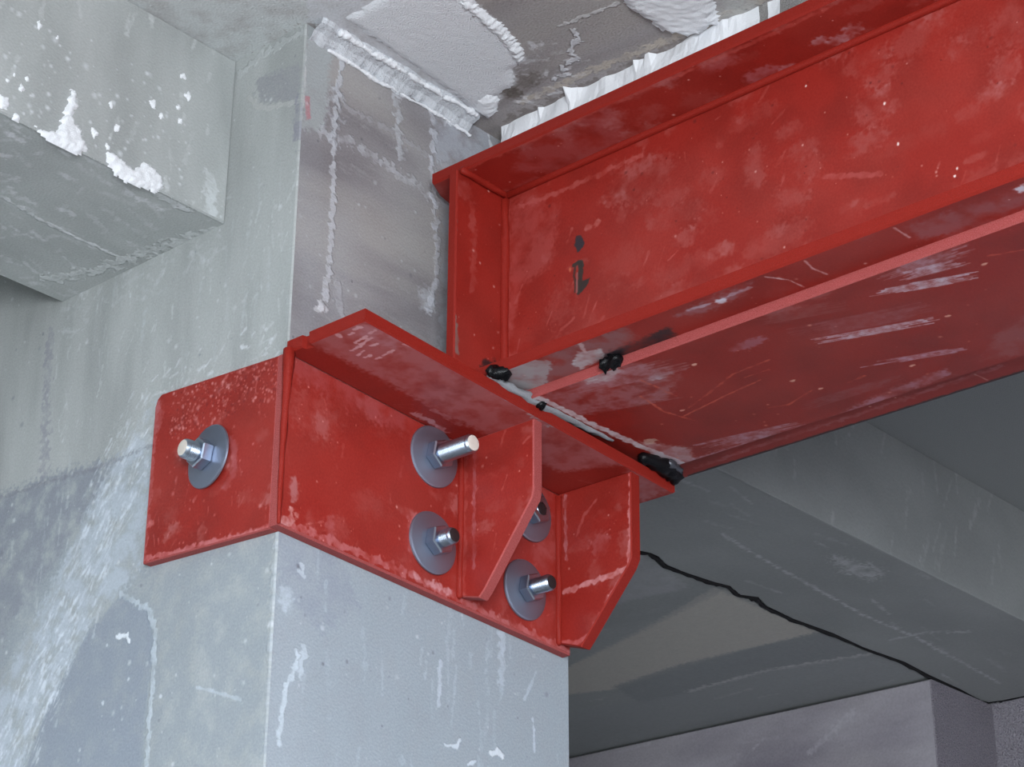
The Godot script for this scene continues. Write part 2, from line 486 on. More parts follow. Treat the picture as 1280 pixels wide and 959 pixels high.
# ---------------------------------------------------------------- the room
func setting():
	obj_structure("floor", boxes([[-2.6, FLOOR - 0.2, -2.4, 4.8, FLOOR, 3.4]], M.floor))
	# ceiling slab, its underside painted where it is in view
	var cv := canvas(-0.15, -0.35, 0.95, 0.60, 900.0)
	cv.fill(rgb(158, 153, 153))
	cv.mottle(rgb(128, 121, 119), 22.0, 0.8, 0.35, 1.6, 5.0)
	cv.mottle(rgb(172, 166, 160), 30.0, 0.5, 0.3, 2.0, 60.0)
	cv.patch([-0.1973,-0.2221,-0.1084,0.0101,0.0024,0.0002,0.0323,0.0206,0.0933,-0.0710,-0.1343,-0.2681], rgb(202, 206, 206), 0.95, 0.012, 0.006, 0.2)
	cv.patch([0.0024,0.0002,0.0177,0.0350,0.0169,0.2382,0.0319,0.2367,0.0861,0.2171,0.1023,0.1923,0.1211,0.1894,0.1320,0.1707,0.1442,0.1264,0.1502,0.0787,0.1501,-0.0218,0.0639,-0.0637], rgb(208, 210, 214), 0.95, 0.004, 0.003, 0.15)
	cv.stroke([0.0693,0.2466,0.1615,0.2492,0.2544,0.2581,0.3713,0.2614], 0.010, rgb(182, 172, 160), 0.8, 0.7, 0.4, 0.2)
	cv.stroke([0.0375,0.2663,0.1456,0.2686,0.2581,0.2705], 0.014, rgb(110, 102, 98), 0.6, 0.8, 0.4)
	cv.stroke([0.1874,0.1674,0.2527,0.1743], 0.004, rgb(205, 203, 204), 0.8, 0.8, 0.4, 0.3)
	cv.scuffs(40, 0.02, 0.004, 0.5, 1.5, rgb(214, 214, 218), 0.7, [0.06, 0.17, 0.16, 0.26])
	cv.stroke([0.1911,0.1814,0.1865,0.1957,0.1680,0.2055,0.1638,0.2207,0.1395,0.2244,0.1379,0.2366,0.1191,0.2359], 0.006, rgb(212, 213, 218), 0.9, 0.9, 0.3, 0.5)
	cv.dab([0.0710,0.2180], 0.012, 0.022, rgb(92, 84, 78), 0.8)
	cv.dab([0.1003,0.2197], 0.016, 0.012, rgb(98, 90, 84), 0.6)
	cv.patch([0.3510,0.1848,0.3057,0.2662,0.3523,0.2886,0.4473,0.2848,0.4337,0.2238], rgb(176, 178, 176), 0.7, 0.006, 0.004, 0.4)
	cv.specks(260, 0.002, rgb(210, 210, 212), 0.6)
	cv.grain(0.06, 1.0)
	var ceil_m := cv.material(0.92, 5.0, 0.3)
	var c := obj_structure("ceiling", plate(rect(-0.145, -0.345, 0.945, 0.595), Vector3(0, HC + 0.2, 0), Vector3(1, 0, 0), Vector3(0, 0, -1), Vector3(0, -1, 0), 0.2, cv, ceil_m, M.concrete, 0.0))
	# the slab beyond what the photograph shows large
	obj("slab", boxes([[-0.145, HC, -2.4, 4.8, HC + 0.2, -0.595], [0.945, HC, -0.595, 4.8, HC + 0.2, 3.4], [-0.145, HC, 0.345, 0.945, HC + 0.2, 3.4], [-2.6, HC, -2.4, -0.145, HC + 0.2, 3.4]], M.concrete), c)
	var cu := Vector3(1, 0, 0); var cvv := Vector3(0, 0, -1); var cn := Vector3(0, -1, 0)
	obj("plaster_patch", lump([0.0352,0.0178,0.0796,0.0176,0.1241,0.0050,0.1588,0.0351,0.1537,0.0748,0.1443,0.1015,0.1442,0.1300,0.1332,0.1755,0.1164,0.1911,0.1014,0.1934,0.0838,0.2172,0.0509,0.2205,0.0319,0.2367,0.0190,0.2358,0.0220,0.2199,0.0273,0.1526], Vector3(0, HC, 0), cu, cvv, cn, 0.003, 0.004, 0.010, 0.004, M.pale, 0.10), c)
	obj("plaster_lump", lump([0.1513,0.0659,0.1472,0.1006,0.1460,0.1280,0.1332,0.1717,0.1245,0.1867,0.1101,0.1933,0.1165,0.1761,0.1291,0.1351,0.1341,0.1034,0.1384,0.0685], Vector3(0, HC, 0), cu, cvv, cn, 0.006, 0.004, 0.008, 0.0025, M.white, 0.3, 3.0), c)
	obj("plaster_lump", lump([0.0212,0.2233,0.0369,0.2085,0.0571,0.2060,0.0559,0.2249,0.0383,0.2422,0.0202,0.2472], Vector3(0, HC, 0), cu, cvv, cn, 0.007, 0.002, 0.010, 0.002, M.white, 0.15, 8.0), c)
	obj("plaster_lump", lump([0.2663,0.1450,0.2583,0.1861,0.2611,0.2168,0.2588,0.2327,0.2702,0.2571,0.2850,0.2663,0.3044,0.2614,0.3039,0.2754,0.3282,0.2327,0.3625,0.1948,0.3128,0.1353], Vector3(0, HC, 0), cu, cvv, cn, 0.008, 0.005, 0.012, 0.003, M.white, 0.15, 5.0), c)
	# band of plaster in the corner between slab and column face
	var st := begin()
	for i in 120:
		var s0 := 0.004 + 0.232 * i / 120.0; var s1 := 0.004 + 0.232 * (i + 1) / 120.0
		var row := []
		for s in [s0, s1]:
			var k := 0.016 + 0.008 * wn.get_noise_2d(s * 110.0, 4.0)
			var l := 0.018 + 0.006 * wn.get_noise_2d(s * 100.0, 40.0)
			row.append([Vector3(-0.001, HC - k, -s), Vector3(0.004, HC - k + 0.003, -s), Vector3(l * 0.45, HC - k * 0.5, -s), Vector3(l, HC - 0.005, -s), Vector3(l + 0.003, HC + 0.001, -s)])
		for j in 4: quad(st, row[0][j], row[0][j + 1], row[1][j + 1], row[1][j], Vector3(1, -1, 0))
	st.set_material(M.cove)
	obj("plaster_cove", st.commit(), c)
	for k in 2:
		var path := []; var rads := []
		for i in 24:
			var s := 0.03 + (0.20 if k == 0 else 0.21) * i / 23.0
			var wob := 0.004 * wn.get_noise_2d(s * 120.0, k * 30.0)
			path.append(Vector3(0.0185 + wob, HC - 0.0035, -s) if k == 0 else Vector3(0.0015, HC - 0.017 - wob, -s))
			rads.append((0.0030 if k == 0 else 0.0020) * (1.0 + 1.0 * wn.get_noise_2d(s * 170.0, 80.0 + k * 40.0)))
		obj("plaster_ridge", bead(path, rads, M.white, 7, 0.3), c)

	# infill walls: left of the column, the lower wall far behind, the pier, the open front
	obj_structure("wall_left", boxes([[-0.82, FLOOR, 0.0, -0.62, HC, 3.4]], M.concrete))
	var qw := canvas(-1.4, -0.4, -0.3, 0.36, 420.0)
	qw.fill(rgb(190, 185, 192))
	qw.mottle(rgb(156, 150, 162), 14.0, 0.8, 0.5, 1.4, 2.0)
	qw.mottle(rgb(214, 210, 218), 20.0, 0.6, 0.5, 1.5, 30.0)
	qw.scuffs(60, 0.09, 0.008, 0.25, 0.35, rgb(220, 217, 224), 0.5)
	qw.grain(0.05, 0.8)
	obj_structure("wall_back", plate(rect(-1.39, -0.39, X2, HB - 0.003), Vector3(0, 0, Z9 - 0.2), Vector3(1, 0, 0), Vector3(0, 1, 0), Vector3(0, 0, 1), 0.2, qw, qw.material(0.92, 4.0, 0.3), cast(rgb(146, 141, 150), rgb(186, 181, 190), 0.92, 5.0, 3.0), 0.002))  # side toned darker than the front to even out light on the pier
	var wb := get_node("wall_back")
	obj("lower_wall", boxes([[-2.4, FLOOR, Z9 - 0.2, X2, -0.39, Z9], [-2.4, -0.39, Z9 - 0.2, -1.39, HB - 0.003, Z9]], M.concrete), wb)
	obj_structure("wall_back_right", boxes([[X2 - 0.1, FLOOR, Z10 - 0.2, XB, HB + 0.1, Z10], [XB, FLOOR, Z10 - 0.2, 4.8, HC, Z10]], cast(rgb(160, 155, 165), rgb(206, 202, 210), 0.92, 5.0, 3.0)))
	obj_structure("wall_bay", boxes([[-2.6, FLOOR, -2.4, -2.4, HC, 0.2], [-2.4, FLOOR, 0.0, -0.82, HC, 0.2]], M.concrete))
	# two open sides of the unfinished storey: the front, from sill to beam, and a wide gap on the right
	obj_structure("wall_right", boxes([[4.6, FLOOR, Z10 - 0.2, 4.8, HC, -1.7], [4.6, FLOOR, 2.6, 4.8, HC, 3.4], [4.6, 0.42, -1.7, 4.8, HC, 2.6], [4.6, FLOOR, -1.7, 4.8, FLOOR + 0.3, 2.6]], M.concrete))
	obj_structure("wall_front", boxes([[4.3, FLOOR, 3.2, 4.6, HC, 3.4], [-0.62, 0.44, 3.2, 4.3, HC, 3.4], [-0.62, FLOOR, 3.2, 4.3, FLOOR + 0.3, 3.4]], M.concrete))

func obj_structure(called: String, mesh: Mesh) -> MeshInstance3D:
	var o := obj(called, mesh, self); o.set_meta("kind", "structure"); return o

# ---------------------------------------------------------------- the column
func column():
	var t := thing("concrete_column", "grey concrete column with plaster smears that carries the red bracket", "column", Vector3.ZERO)
	# left face
	var a := canvas(-0.63, -0.30, 0.0, 0.58, 1000.0)
	a.fill(CONCRETE)
	a.mottle(CONCRETE.darkened(0.10), 24.0, 0.7, 1.6, 0.5, 8.0)
	a.mottle(CONCRETE.lightened(0.2), 30.0, 0.4, 2.2, 0.4, 47.0)
	a.patch([-0.5158,0.1510,-0.3498,0.1429,-0.1864,0.1321,-0.1835,0.0133,-0.0023,0.0037,0.0039,-0.2389,-0.4512,-0.1671], rgb(148, 156, 162), 0.8, 0.012, 0.012, 0.3)  # lower wash; bluish light and an offset for the low lamp in its tone
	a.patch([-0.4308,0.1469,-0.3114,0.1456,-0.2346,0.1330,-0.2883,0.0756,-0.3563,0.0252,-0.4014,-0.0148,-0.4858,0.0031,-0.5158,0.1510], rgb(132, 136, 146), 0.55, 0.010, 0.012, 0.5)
	a.patch([-0.3457,-0.1837,-0.3109,-0.0973,-0.2594,-0.0369,-0.2154,-0.0110,-0.1716,-0.0365,-0.1602,-0.0658,-0.1645,-0.1399,-0.1598,-0.2131], rgb(142, 150, 160), 0.9, 0.003, 0.004, 0.2)
	a.stroke([-0.2158,-0.0085,-0.1706,-0.0359,-0.1588,-0.0585,-0.1578,-0.1040,-0.1553,-0.2138], 0.006, rgb(190, 200, 208), 0.7, 0.6, 0.4, 0.2)
	a.patch([-0.1866,0.1829,-0.1859,0.0138,-0.2158,-0.0085,-0.2600,-0.0328,-0.3210,-0.1110,-0.3585,-0.1817,-0.4376,-0.1692,-0.4025,-0.0799,-0.3298,0.0191,-0.2571,0.1180,-0.2031,0.1707], rgb(184, 193, 202), 0.75, 0.010, 0.010, 0.6)
	for i in 420:
		var k := rng.randf()
		var px0 := lerpf(-0.20, -0.37, k) + rng.randf_range(-0.045, 0.035); var py0 := lerpf(0.17, -0.18, k) + rng.randf_range(-0.03, 0.03)
		var an := 1.0 + rng.randf_range(-0.35, 0.35); var le := rng.randf_range(0.004, 0.016)
		a.stroke([px0 - le * cos(an), py0 - le * sin(an), px0 + le * cos(an), py0 + le * sin(an)], rng.randf_range(0.0012, 0.0030), rgb(212, 219, 226), rng.randf_range(0.2, 0.55), 0.8, 0.6)
	a.scuffs(90, 0.012, 0.002, 0.4, 0.6, rgb(220, 224, 228), 0.7, [-0.21, 0.14, -0.01, 0.22])
	a.scuffs(120, 0.018, 0.0018, 1.4, 0.4, rgb(206, 212, 212), 0.55, [-0.36, 0.17, 0.0, 0.37])
	a.scuffs(50, 0.05, 0.003, 1.57, 0.1, rgb(188, 194, 196), 0.5, [-0.40, 0.0, 0.0, 0.40])
	a.stroke([-0.4723,0.1461,-0.3494,0.1402,-0.2718,0.1339,-0.1844,0.1349], 0.004, rgb(126, 128, 136), 0.5, 0.8, 0.5)
	a.scuffs(90, 0.02, 0.004, 0.2, 0.8, rgb(196, 200, 202), 0.5, [-0.36, 0.30, -0.10, 0.38])
	a.stroke([-0.3747,0.3134,-0.3678,0.2372,-0.3582,0.1540], 0.012, rgb(138, 138, 150), 0.5, 0.8, 0.5)
	a.patch([-0.0726,0.5022,-0.0057,0.4918,-0.0058,0.4455,-0.0318,0.4583,-0.0616,0.4691], rgb(154, 156, 160), 0.8, 0.005, 0.004, 0.2)
	a.stroke([-0.0806,0.4847,-0.0675,0.4697,-0.0514,0.4582,-0.0315,0.4545,-0.0083,0.4484], 0.006, rgb(184, 186, 184), 0.8, 0.5, 0.2, 0.2)
	a.stroke([-0.0957,0.5198,-0.0605,0.5274,-0.0256,0.5290,0.0031,0.5293], 0.009, rgb(186, 190, 190), 0.7, 0.7, 0.3, 0.3)
	a.stroke([-0.1402,0.4169,-0.1266,0.3656], 0.012, rgb(188, 192, 194), 0.6, 0.7, 0.4)
	a.patch([-0.0105,0.4475,-0.0066,0.4569,0.0017,0.4015,-0.0097,0.4052], rgb(140, 140, 152), 0.8, 0.003, 0.003, 0.3)
	a.stroke([-0.0017,-0.0040,-0.0016,-0.0705,0.0003,-0.1702,0.0039,-0.2389], 0.006, rgb(186, 194, 202), 0.35, 0.6, 0.4, 0.2)
	a.stroke([-0.2158,-0.0517,-0.2005,-0.0534,-0.1974,-0.0595], 0.005, rgb(224, 230, 236), 0.9, 0.5, 0.0, 0.3)
	a.stroke([-0.0956,-0.1236,-0.0360,-0.1459], 0.003, rgb(190, 200, 208), 0.7, 0.5, 0.3)
	for d in [[-0.2291,-0.0575], [-0.1444,-0.1230], [-0.1925,-0.0972], [-0.2272,-0.1132]]: a.dab(d, 0.002, 0.002, rgb(208, 214, 220), 0.8, 0.1)
	a.specks(500, 0.0016, rgb(214, 218, 220), 0.6)
	a.specks(160, 0.0014, rgb(122, 126, 134), 0.6)
	a.grain(0.045, 0.8)
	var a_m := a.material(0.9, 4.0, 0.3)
	# bolted face
	var b := canvas(0.0, -0.32, 0.42, 0.58, 1150.0)
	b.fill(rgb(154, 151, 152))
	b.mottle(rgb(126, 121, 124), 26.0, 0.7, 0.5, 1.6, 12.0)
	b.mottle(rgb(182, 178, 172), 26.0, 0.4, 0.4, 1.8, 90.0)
	b.patch([-0.0031,0.0173,0.4062,0.0095,0.4039,-0.1708,-0.0066,-0.2462], rgb(153, 162, 169), 0.97, 0.01, 0.01, 0.06)  # plaster wash on the lower face, bluish light put into its tone
	b.mottle(rgb(170, 177, 184), 10.0, 0.35, 2.0, 0.6, 33.0)
	b.patch([0.0008,0.5464,0.0465,0.5417,0.0340,0.5066,0.0330,0.4499,0.0301,0.4255,0.0007,0.4160,0.0002,0.4894], rgb(168, 173, 174), 0.95, 0.006, 0.006, 0.1)
	b.patch([0.1879,0.5349,0.2760,0.5626,0.2728,0.5056,0.2156,0.4646,0.2207,0.2570,0.1997,0.2493,0.1999,0.4144,0.1833,0.4836], rgb(172, 176, 184), 0.75, 0.006, 0.006, 0.5)
	b.stroke([0.0484,0.4677,0.1244,0.4703,0.2144,0.4660], 0.006, rgb(166, 164, 168), 0.7, 0.8, 0.4, 0.3)
	b.stroke([0.0259,0.4235,0.0581,0.4323,0.1032,0.4292,0.1649,0.4235,0.1913,0.4201], 0.009, rgb(186, 186, 192), 0.75, 0.9, 0.5, 0.4)
	b.stroke([0.0487,0.5236,0.0480,0.4947,0.0441,0.4460,0.0476,0.3478,0.0474,0.2776,0.0447,0.2508,0.0393,0.2368], 0.007, rgb(196, 198, 204), 0.9, 0.8, 0.2, 0.5)
	b.stroke([0.0447,0.4743,0.0441,0.4275], 0.016, rgb(180, 182, 188), 0.6, 0.9, 0.4, 0.3)
	b.stroke([0.0618,0.2662,0.0617,0.2489,0.0666,0.2380], 0.010, rgb(176, 176, 182), 0.6, 0.9, 0.5, 0.3)
	b.stroke([0.0390,0.2417,0.0334,0.2311,0.0475,0.2400], 0.006, rgb(214, 214, 218), 0.8, 0.9, 0.2, 0.4)
	b.stroke([0.1239,0.5387,0.1295,0.5161,0.1337,0.4699,0.1370,0.4477], 0.009, rgb(194, 196, 202), 0.8, 0.9, 0.4, 0.4)
	b.stroke([0.1794,0.5308,0.1851,0.5040,0.1842,0.4551,0.1938,0.3742,0.1939,0.3281,0.1834,0.2877], 0.007, rgb(196, 198, 206), 0.85, 0.9, 0.4, 0.4)
	b.dab([0.1807,0.3001], 0.012, 0.014, rgb(196, 200, 208), 0.7, 0.5, 0.3)
	b.stroke([0.2722,0.5557,0.2711,0.5369,0.2752,0.5217], 0.004, rgb(214, 216, 220), 0.9, 0.8, 0.1, 0.3)
	b.dab([0.2006,0.5232], 0.006, 0.008, rgb(206, 208, 214), 0.8)
	b.patch([0.0035,0.4540,0.0087,0.4565,0.0125,0.4308,0.0063,0.4278], rgb(190, 120, 128), 0.8, 0.002, 0.001, 0.2)
	b.stroke([0.0000,0.5080,0.0019,0.4624,0.0001,0.4248], 0.003, rgb(206, 208, 208), 0.7, 0.6, 0.3)
	b.scuffs(60, 0.06, 0.003, -0.06, 0.1, rgb(162, 160, 160), 0.5, [0.03, 0.17, 0.25, 0.50])
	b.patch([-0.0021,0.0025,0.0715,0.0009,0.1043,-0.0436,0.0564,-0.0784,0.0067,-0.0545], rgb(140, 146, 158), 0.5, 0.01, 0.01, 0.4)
	b.stroke([0.0312,-0.1065,0.0284,-0.1215,0.0200,-0.1363,0.0165,-0.1666,0.0144,-0.1879], 0.006, rgb(196, 206, 214), 0.85, 0.5, 0.1, 0.3)
	b.stroke([0.0367,-0.1037,0.0319,-0.1178], 0.012, rgb(192, 202, 210), 0.8, 0.5, 0.2, 0.3)
	b.stroke([0.2110,-0.0692,0.2100,-0.1094], 0.005, rgb(190, 198, 208), 0.8, 0.5, 0.2, 0.2)
	b.stroke([0.2985,-0.0175,0.2967,-0.0663], 0.010, rgb(184, 194, 204), 0.7, 0.6, 0.3, 0.2)
	b.stroke([0.3488,-0.0461,0.3308,-0.0785], 0.003, rgb(186, 196, 206), 0.6, 0.6, 0.3)
	b.stroke([0.0260,-0.0285,0.0340,-0.0323,0.0296,-0.0245], 0.004, rgb(198, 206, 214), 0.7, 0.8, 0.2)
	b.dab([0.0137,-0.0585], 0.008, 0.012, rgb(190, 200, 208), 0.7)
	b.stroke([0.2197,-0.1467,0.2370,-0.1446,0.2391,-0.1382], 0.004, rgb(206, 214, 222), 0.9, 0.5, 0.1, 0.4)
	b.stroke([0.2849,-0.1425,0.2928,-0.1378,0.2997,-0.1425], 0.006, rgb(220, 226, 232), 0.9, 0.5, 0.1, 0.5)
	b.stroke([0.2516,-0.1583,0.2615,-0.1533], 0.004, rgb(210, 218, 226), 0.9, 0.5, 0.1, 0.4)
	b.stroke([0.3463,-0.1268,0.3439,-0.0956], 0.003, rgb(196, 204, 214), 0.7, 0.6, 0.2)
	b.scuffs(40, 0.05, 0.004, 1.57, 0.12, rgb(180, 190, 200), 0.5, [0.02, -0.25, 0.39, 0.0])
	b.specks(300, 0.0014, rgb(204, 208, 214), 0.6)
	b.specks(120, 0.0014, rgb(96, 96, 104), 0.6)
	b.grain(0.045, 0.8)
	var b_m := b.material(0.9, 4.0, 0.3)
	# body with a chamfered arris
	var ch := 0.0015
	var sa := begin(); var sb := begin(); var sc := begin()
	var y0 := FLOOR; var ym := -0.295; var y1 := HC + 0.01
	var face := func(st, p, q, r, s, n, cv, f):
		tri(st, p, q, r, n, cv.uv(f.call(p).x, f.call(p).y), cv.uv(f.call(q).x, f.call(q).y), cv.uv(f.call(r).x, f.call(r).y))
		tri(st, p, r, s, n, cv.uv(f.call(p).x, f.call(p).y), cv.uv(f.call(r).x, f.call(r).y), cv.uv(f.call(s).x, f.call(s).y))
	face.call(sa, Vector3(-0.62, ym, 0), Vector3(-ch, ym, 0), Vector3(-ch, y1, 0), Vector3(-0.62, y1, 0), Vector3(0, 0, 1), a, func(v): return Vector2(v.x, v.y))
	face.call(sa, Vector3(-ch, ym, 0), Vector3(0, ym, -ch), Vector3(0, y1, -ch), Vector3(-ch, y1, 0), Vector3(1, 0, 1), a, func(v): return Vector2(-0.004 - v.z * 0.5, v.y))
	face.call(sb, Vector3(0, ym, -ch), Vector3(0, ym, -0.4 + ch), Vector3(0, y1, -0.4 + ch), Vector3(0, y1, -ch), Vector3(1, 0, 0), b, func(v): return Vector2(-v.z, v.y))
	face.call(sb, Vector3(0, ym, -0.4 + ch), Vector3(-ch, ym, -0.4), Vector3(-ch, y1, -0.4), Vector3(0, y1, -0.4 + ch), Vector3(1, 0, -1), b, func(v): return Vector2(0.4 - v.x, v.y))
	quad(sc, Vector3(-ch, y0, -0.4), Vector3(-0.62, y0, -0.4), Vector3(-0.62, y1, -0.4), Vector3(-ch, y1, -0.4), Vector3(0, 0, -1))
	quad(sc, Vector3(-0.62, y0, 0), Vector3(-0.62, y0, -0.4), Vector3(-0.62, y1, -0.4), Vector3(-0.62, y1, 0), Vector3(-1, 0, 0))
	quad(sc, Vector3(-0.62, y0, 0), Vector3(0, y0, 0), Vector3(0, ym, 0), Vector3(-0.62, ym, 0), Vector3(0, 0, 1))
	quad(sc, Vector3(0, y0, 0), Vector3(0, y0, -0.4), Vector3(0, ym, -0.4), Vector3(0, ym, 0), Vector3(1, 0, 0))
	sa.set_material(a_m); sb.set_material(b_m); sc.set_material(M.concrete)
	var m := sa.commit(); m = sb.commit(m); m = sc.commit(m)
	obj("shaft", m, t)

# ---------------------------------------------------------------- the concrete beam that runs through the column, and the one behind it
func concrete_beam():
	var t := thing("concrete_beam", "grey concrete ceiling beam running behind the column with white plaster splashes", "beam")
	# side face, painted near the column and again where it comes out on the far side
	var f := canvas(-0.42, 0.33, 0.02, 0.56, 1000.0)
	f.fill(CONCRETE)
	f.mottle(CONCRETE.darkened(0.10), 22.0, 0.7, 1.4, 0.7, 21.0)
	f.mottle(CONCRETE.lightened(0.2), 28.0, 0.4, 2.0, 0.5, 77.0)
	f.stroke([-0.0232,0.3870,-0.0174,0.3445], 0.016, rgb(216, 221, 223), 0.6, 0.7, 0.4)
	f.scuffs(40, 0.03, 0.004, 1.57, 0.3, rgb(214, 218, 218), 0.5)
	f.specks(200, 0.0018, rgb(226, 230, 234), 0.7, [-0.40, 0.345, -0.05, 0.47])
	f.grain(0.04, 0.7)
	var ff := canvas(0.38, 0.33, 2.0, 0.56, 420.0)
	ff.fill(CONCRETE)
	ff.mottle(CONCRETE.darkened(0.10), 14.0, 0.7, 0.8, 1.0, 15.0)
	ff.scuffs(60, 0.06, 0.006, 1.3, 0.4, rgb(212, 216, 216), 0.5)
	ff.grain(0.03, 0.6)
	var back := Vector3(1, 0, 0)
	obj("side_face", plate(rect(-0.415, HB, 0.0, HC), Vector3(XB - 0.004, 0, 0), Vector3(0, 0, -1), Vector3(0, 1, 0), back, 0.004, f, f.material(0.9, 4.0, 0.3), M.concrete, 0.0015), t)
	obj("side_face", plate(rect(0.4, HB, 1.957, HC), Vector3(XB - 0.004, 0, 0), Vector3(0, 0, -1), Vector3(0, 1, 0), back, 0.004, ff, ff.material(0.9, 3.0, 0.3), M.concrete, 0.001), t)
	# underside near the camera
	var s := canvas(-0.46, -0.42, -0.08, 0.03, 900.0)
	s.fill(CONCRETE)
	s.mottle(CONCRETE.darkened(0.10), 24.0, 0.7, 0.8, 0.8, 9.0)
	s.mottle(CONCRETE.lightened(0.2), 30.0, 0.4, 1.6, 0.5, 55.0)
	s.scuffs(110, 0.035, 0.005, 1.75, 0.3, rgb(216, 217, 220), 0.6)
	s.scuffs(50, 0.02, 0.004, 0.2, 0.5, rgb(216, 217, 220), 0.5)
	s.stroke([-0.2256,-0.1764,-0.2348,-0.1127,-0.2363,-0.0322], 0.004, rgb(222, 223, 226), 0.6, 0.8, 0.4, 0.3)
	s.stroke([-0.0866,-0.1804,-0.1035,-0.1103,-0.1120,-0.0440], 0.010, rgb(214, 216, 219), 0.6, 0.8, 0.5, 0.3)
	s.stroke([-0.3299,-0.0404,-0.2653,-0.0191,-0.1892,-0.0092,-0.1249,0.0032], 0.014, rgb(210, 213, 213), 0.6, 0.9, 0.4, 0.3)
	s.grain(0.05, 0.8)
	var sm := s.material(0.92, 4.0, 0.3)
	obj("soffit", plate([X2, -0.415, XB - 0.0038, -0.415, XB - 0.0038, 0.0, X2, 0.0], Vector3(0, HB + 0.02, 0), Vector3(1, 0, 0), Vector3(0, 0, -1), Vector3(0, -1, 0), 0.02, s, sm, M.concrete, 0.0), t)
	# underside beyond the column, with the broken joint along its far edge
	var jag := []
	var p: Array = [-0.3612,0.8192,-0.3592,0.9797,-0.3527,1.0018,-0.3540,1.0216,-0.3651,1.0545,-0.3644,1.0984,-0.3553,1.1548,-0.3479,1.1836,-0.3597,1.2238,-0.3463,1.2491,-0.3600,1.2892,-0.3628,1.3643,-0.3550,1.4613,-0.3565,1.5541,-0.3483,1.6591,-0.3550,1.7438,-0.3566,1.8485,-0.3641,1.9277,-0.3562,1.9595]
	for i in p.size() / 2: jag.append(Vector2(p[2 * i], p[2 * i + 1]))
	jag[jag.size() - 1].y = 1.957
	var sf := canvas(-0.46, 0.38, -0.08, 2.0, 420.0)
	sf.fill(CONCRETE)
	sf.mottle(CONCRETE.darkened(0.10), 12.0, 0.7, 1.0, 0.6, 19.0)
	sf.scuffs(60, 0.07, 0.006, 1.57, 0.25, rgb(214, 217, 218), 0.55)
	sf.stroke([-0.2352,1.0050,-0.2547,1.2053,-0.2724,1.4218,-0.2680,1.5510,-0.2903,1.8632], 0.006, rgb(218, 221, 222), 0.7, 0.9, 0.6)
	sf.stroke([-0.3066,1.5440,-0.2392,1.5500,-0.1927,1.5896], 0.008, rgb(214, 217, 217), 0.6, 0.9, 0.5)
	sf.patch([-0.1666,1.1736,-0.1543,1.2051,-0.1509,1.2723,-0.1775,1.2935,-0.1938,1.2356], rgb(216, 219, 220), 0.7, 0.02, 0.01, 0.5)
	sf.grain(0.03, 0.6)
	var out := [XB - 0.0038, 0.4, XB - 0.0038, 1.957]
	var jl := []
	for i in jag.size():
		var q: Vector2 = jag[jag.size() - 1 - i]
		jl.append(q.x + rng.randf_range(0.001, 0.004)); jl.append(q.y)
	jl.append(X2 + 0.002); jl.append(0.4)
	obj("soffit", plate(out + jl, Vector3(0, HB + 0.03, 0), Vector3(1, 0, 0), Vector3(0, 0, -1), Vector3(0, -1, 0), 0.03, sf, sf.material(0.92, 3.0, 0.3), M.concrete, 0.0), t)
	obj("core", boxes([[X2, HB + 0.03, -1.957, XB - 0.004, HC, -0.4], [X2, HB + 0.02, 0.0, XB - 0.004, HC, 0.415], [X2, HB, 0.415, XB, HC, 3.2]], M.concrete), t)
	# white splashes on the side face
	var fu := Vector3(0, 0, -1); var fv := Vector3(0, 1, 0); var fo := Vector3(XB, 0, 0)
	var big := [[-0.2281,0.3508,-0.2140,0.3516,-0.2039,0.3581,-0.1993,0.3801,-0.1956,0.3950,-0.1943,0.4071,-0.1886,0.4063,-0.1852,0.3931,-0.1903,0.3810,-0.1865,0.3724,-0.1800,0.3720,-0.1759,0.3610,-0.1668,0.3540,-0.1768,0.3450,-0.1949,0.3435,-0.2150,0.3451], [-0.1498,0.3610,-0.1398,0.3640,-0.1259,0.3590,-0.1151,0.3569,-0.1048,0.3696,-0.0920,0.3692,-0.0804,0.3612,-0.0794,0.3510,-0.0915,0.3447,-0.1135,0.3419,-0.1338,0.3441,-0.1449,0.3503]]
	for i in 2: obj("plaster_splash", lump(big[i], fo, fu, fv, back, 0.004, 0.003, 0.005, 0.002, M.white, 0.4, i * 9.0), t)
	var spots: Array = [-0.2369,0.4568,-0.2155,0.4538,-0.1000,0.4383,-0.0891,0.4290,-0.0688,0.4489,-0.0582,0.4662,-0.0662,0.4865,-0.0644,0.4345,-0.1380,0.3920,-0.1480,0.4130,-0.2562,0.3909,-0.2472,0.3825,-0.2652,0.3591,-0.2493,0.3508,-0.1636,0.3746,-0.2426,0.3951,-0.2639,0.3827,-0.1477,0.3673]
	var radii := [5, 2.5, 6.5, 5, 4, 7, 5, 5, 5, 4, 3, 4, 8, 5, 6, 3, 3, 4]
	for i in radii.size():
		var ol := []
		for k in 8:
			var rr: float = radii[i] * 0.0007 * rng.randf_range(0.6, 1.25)
			ol.append(spots[2 * i] + rr * 1.1 * cos(k * TAU / 8)); ol.append(spots[2 * i + 1] + rr * 1.3 * sin(k * TAU / 8))
		obj("plaster_splash", lump(ol, fo, fu, fv, back, 0.0025, 0.0018, 0.003, 0.0013, M.white, 0.4, i * 5.0), t)
	# the soffit of the cross beam behind: a thing of its own, parted from the first by the open joint
	var x := canvas(-1.9, 0.0, -0.33, 1.80, 330.0)
	x.fill(CONCRETE)
	x.mottle(CONCRETE.darkened(0.10), 12.0, 0.7, 0.5, 1.6, 27.0)
	x.patch([-0.8155,1.3402,-0.7660,1.3255,-0.6615,1.2941,-0.3727,1.1943,-0.3694,1.4389,-0.5041,1.4390,-0.6563,1.4529,-0.8023,1.4692,-0.8974,1.4370], rgb(206, 203, 194), 0.95, 0.008, 0.006, 0.05)
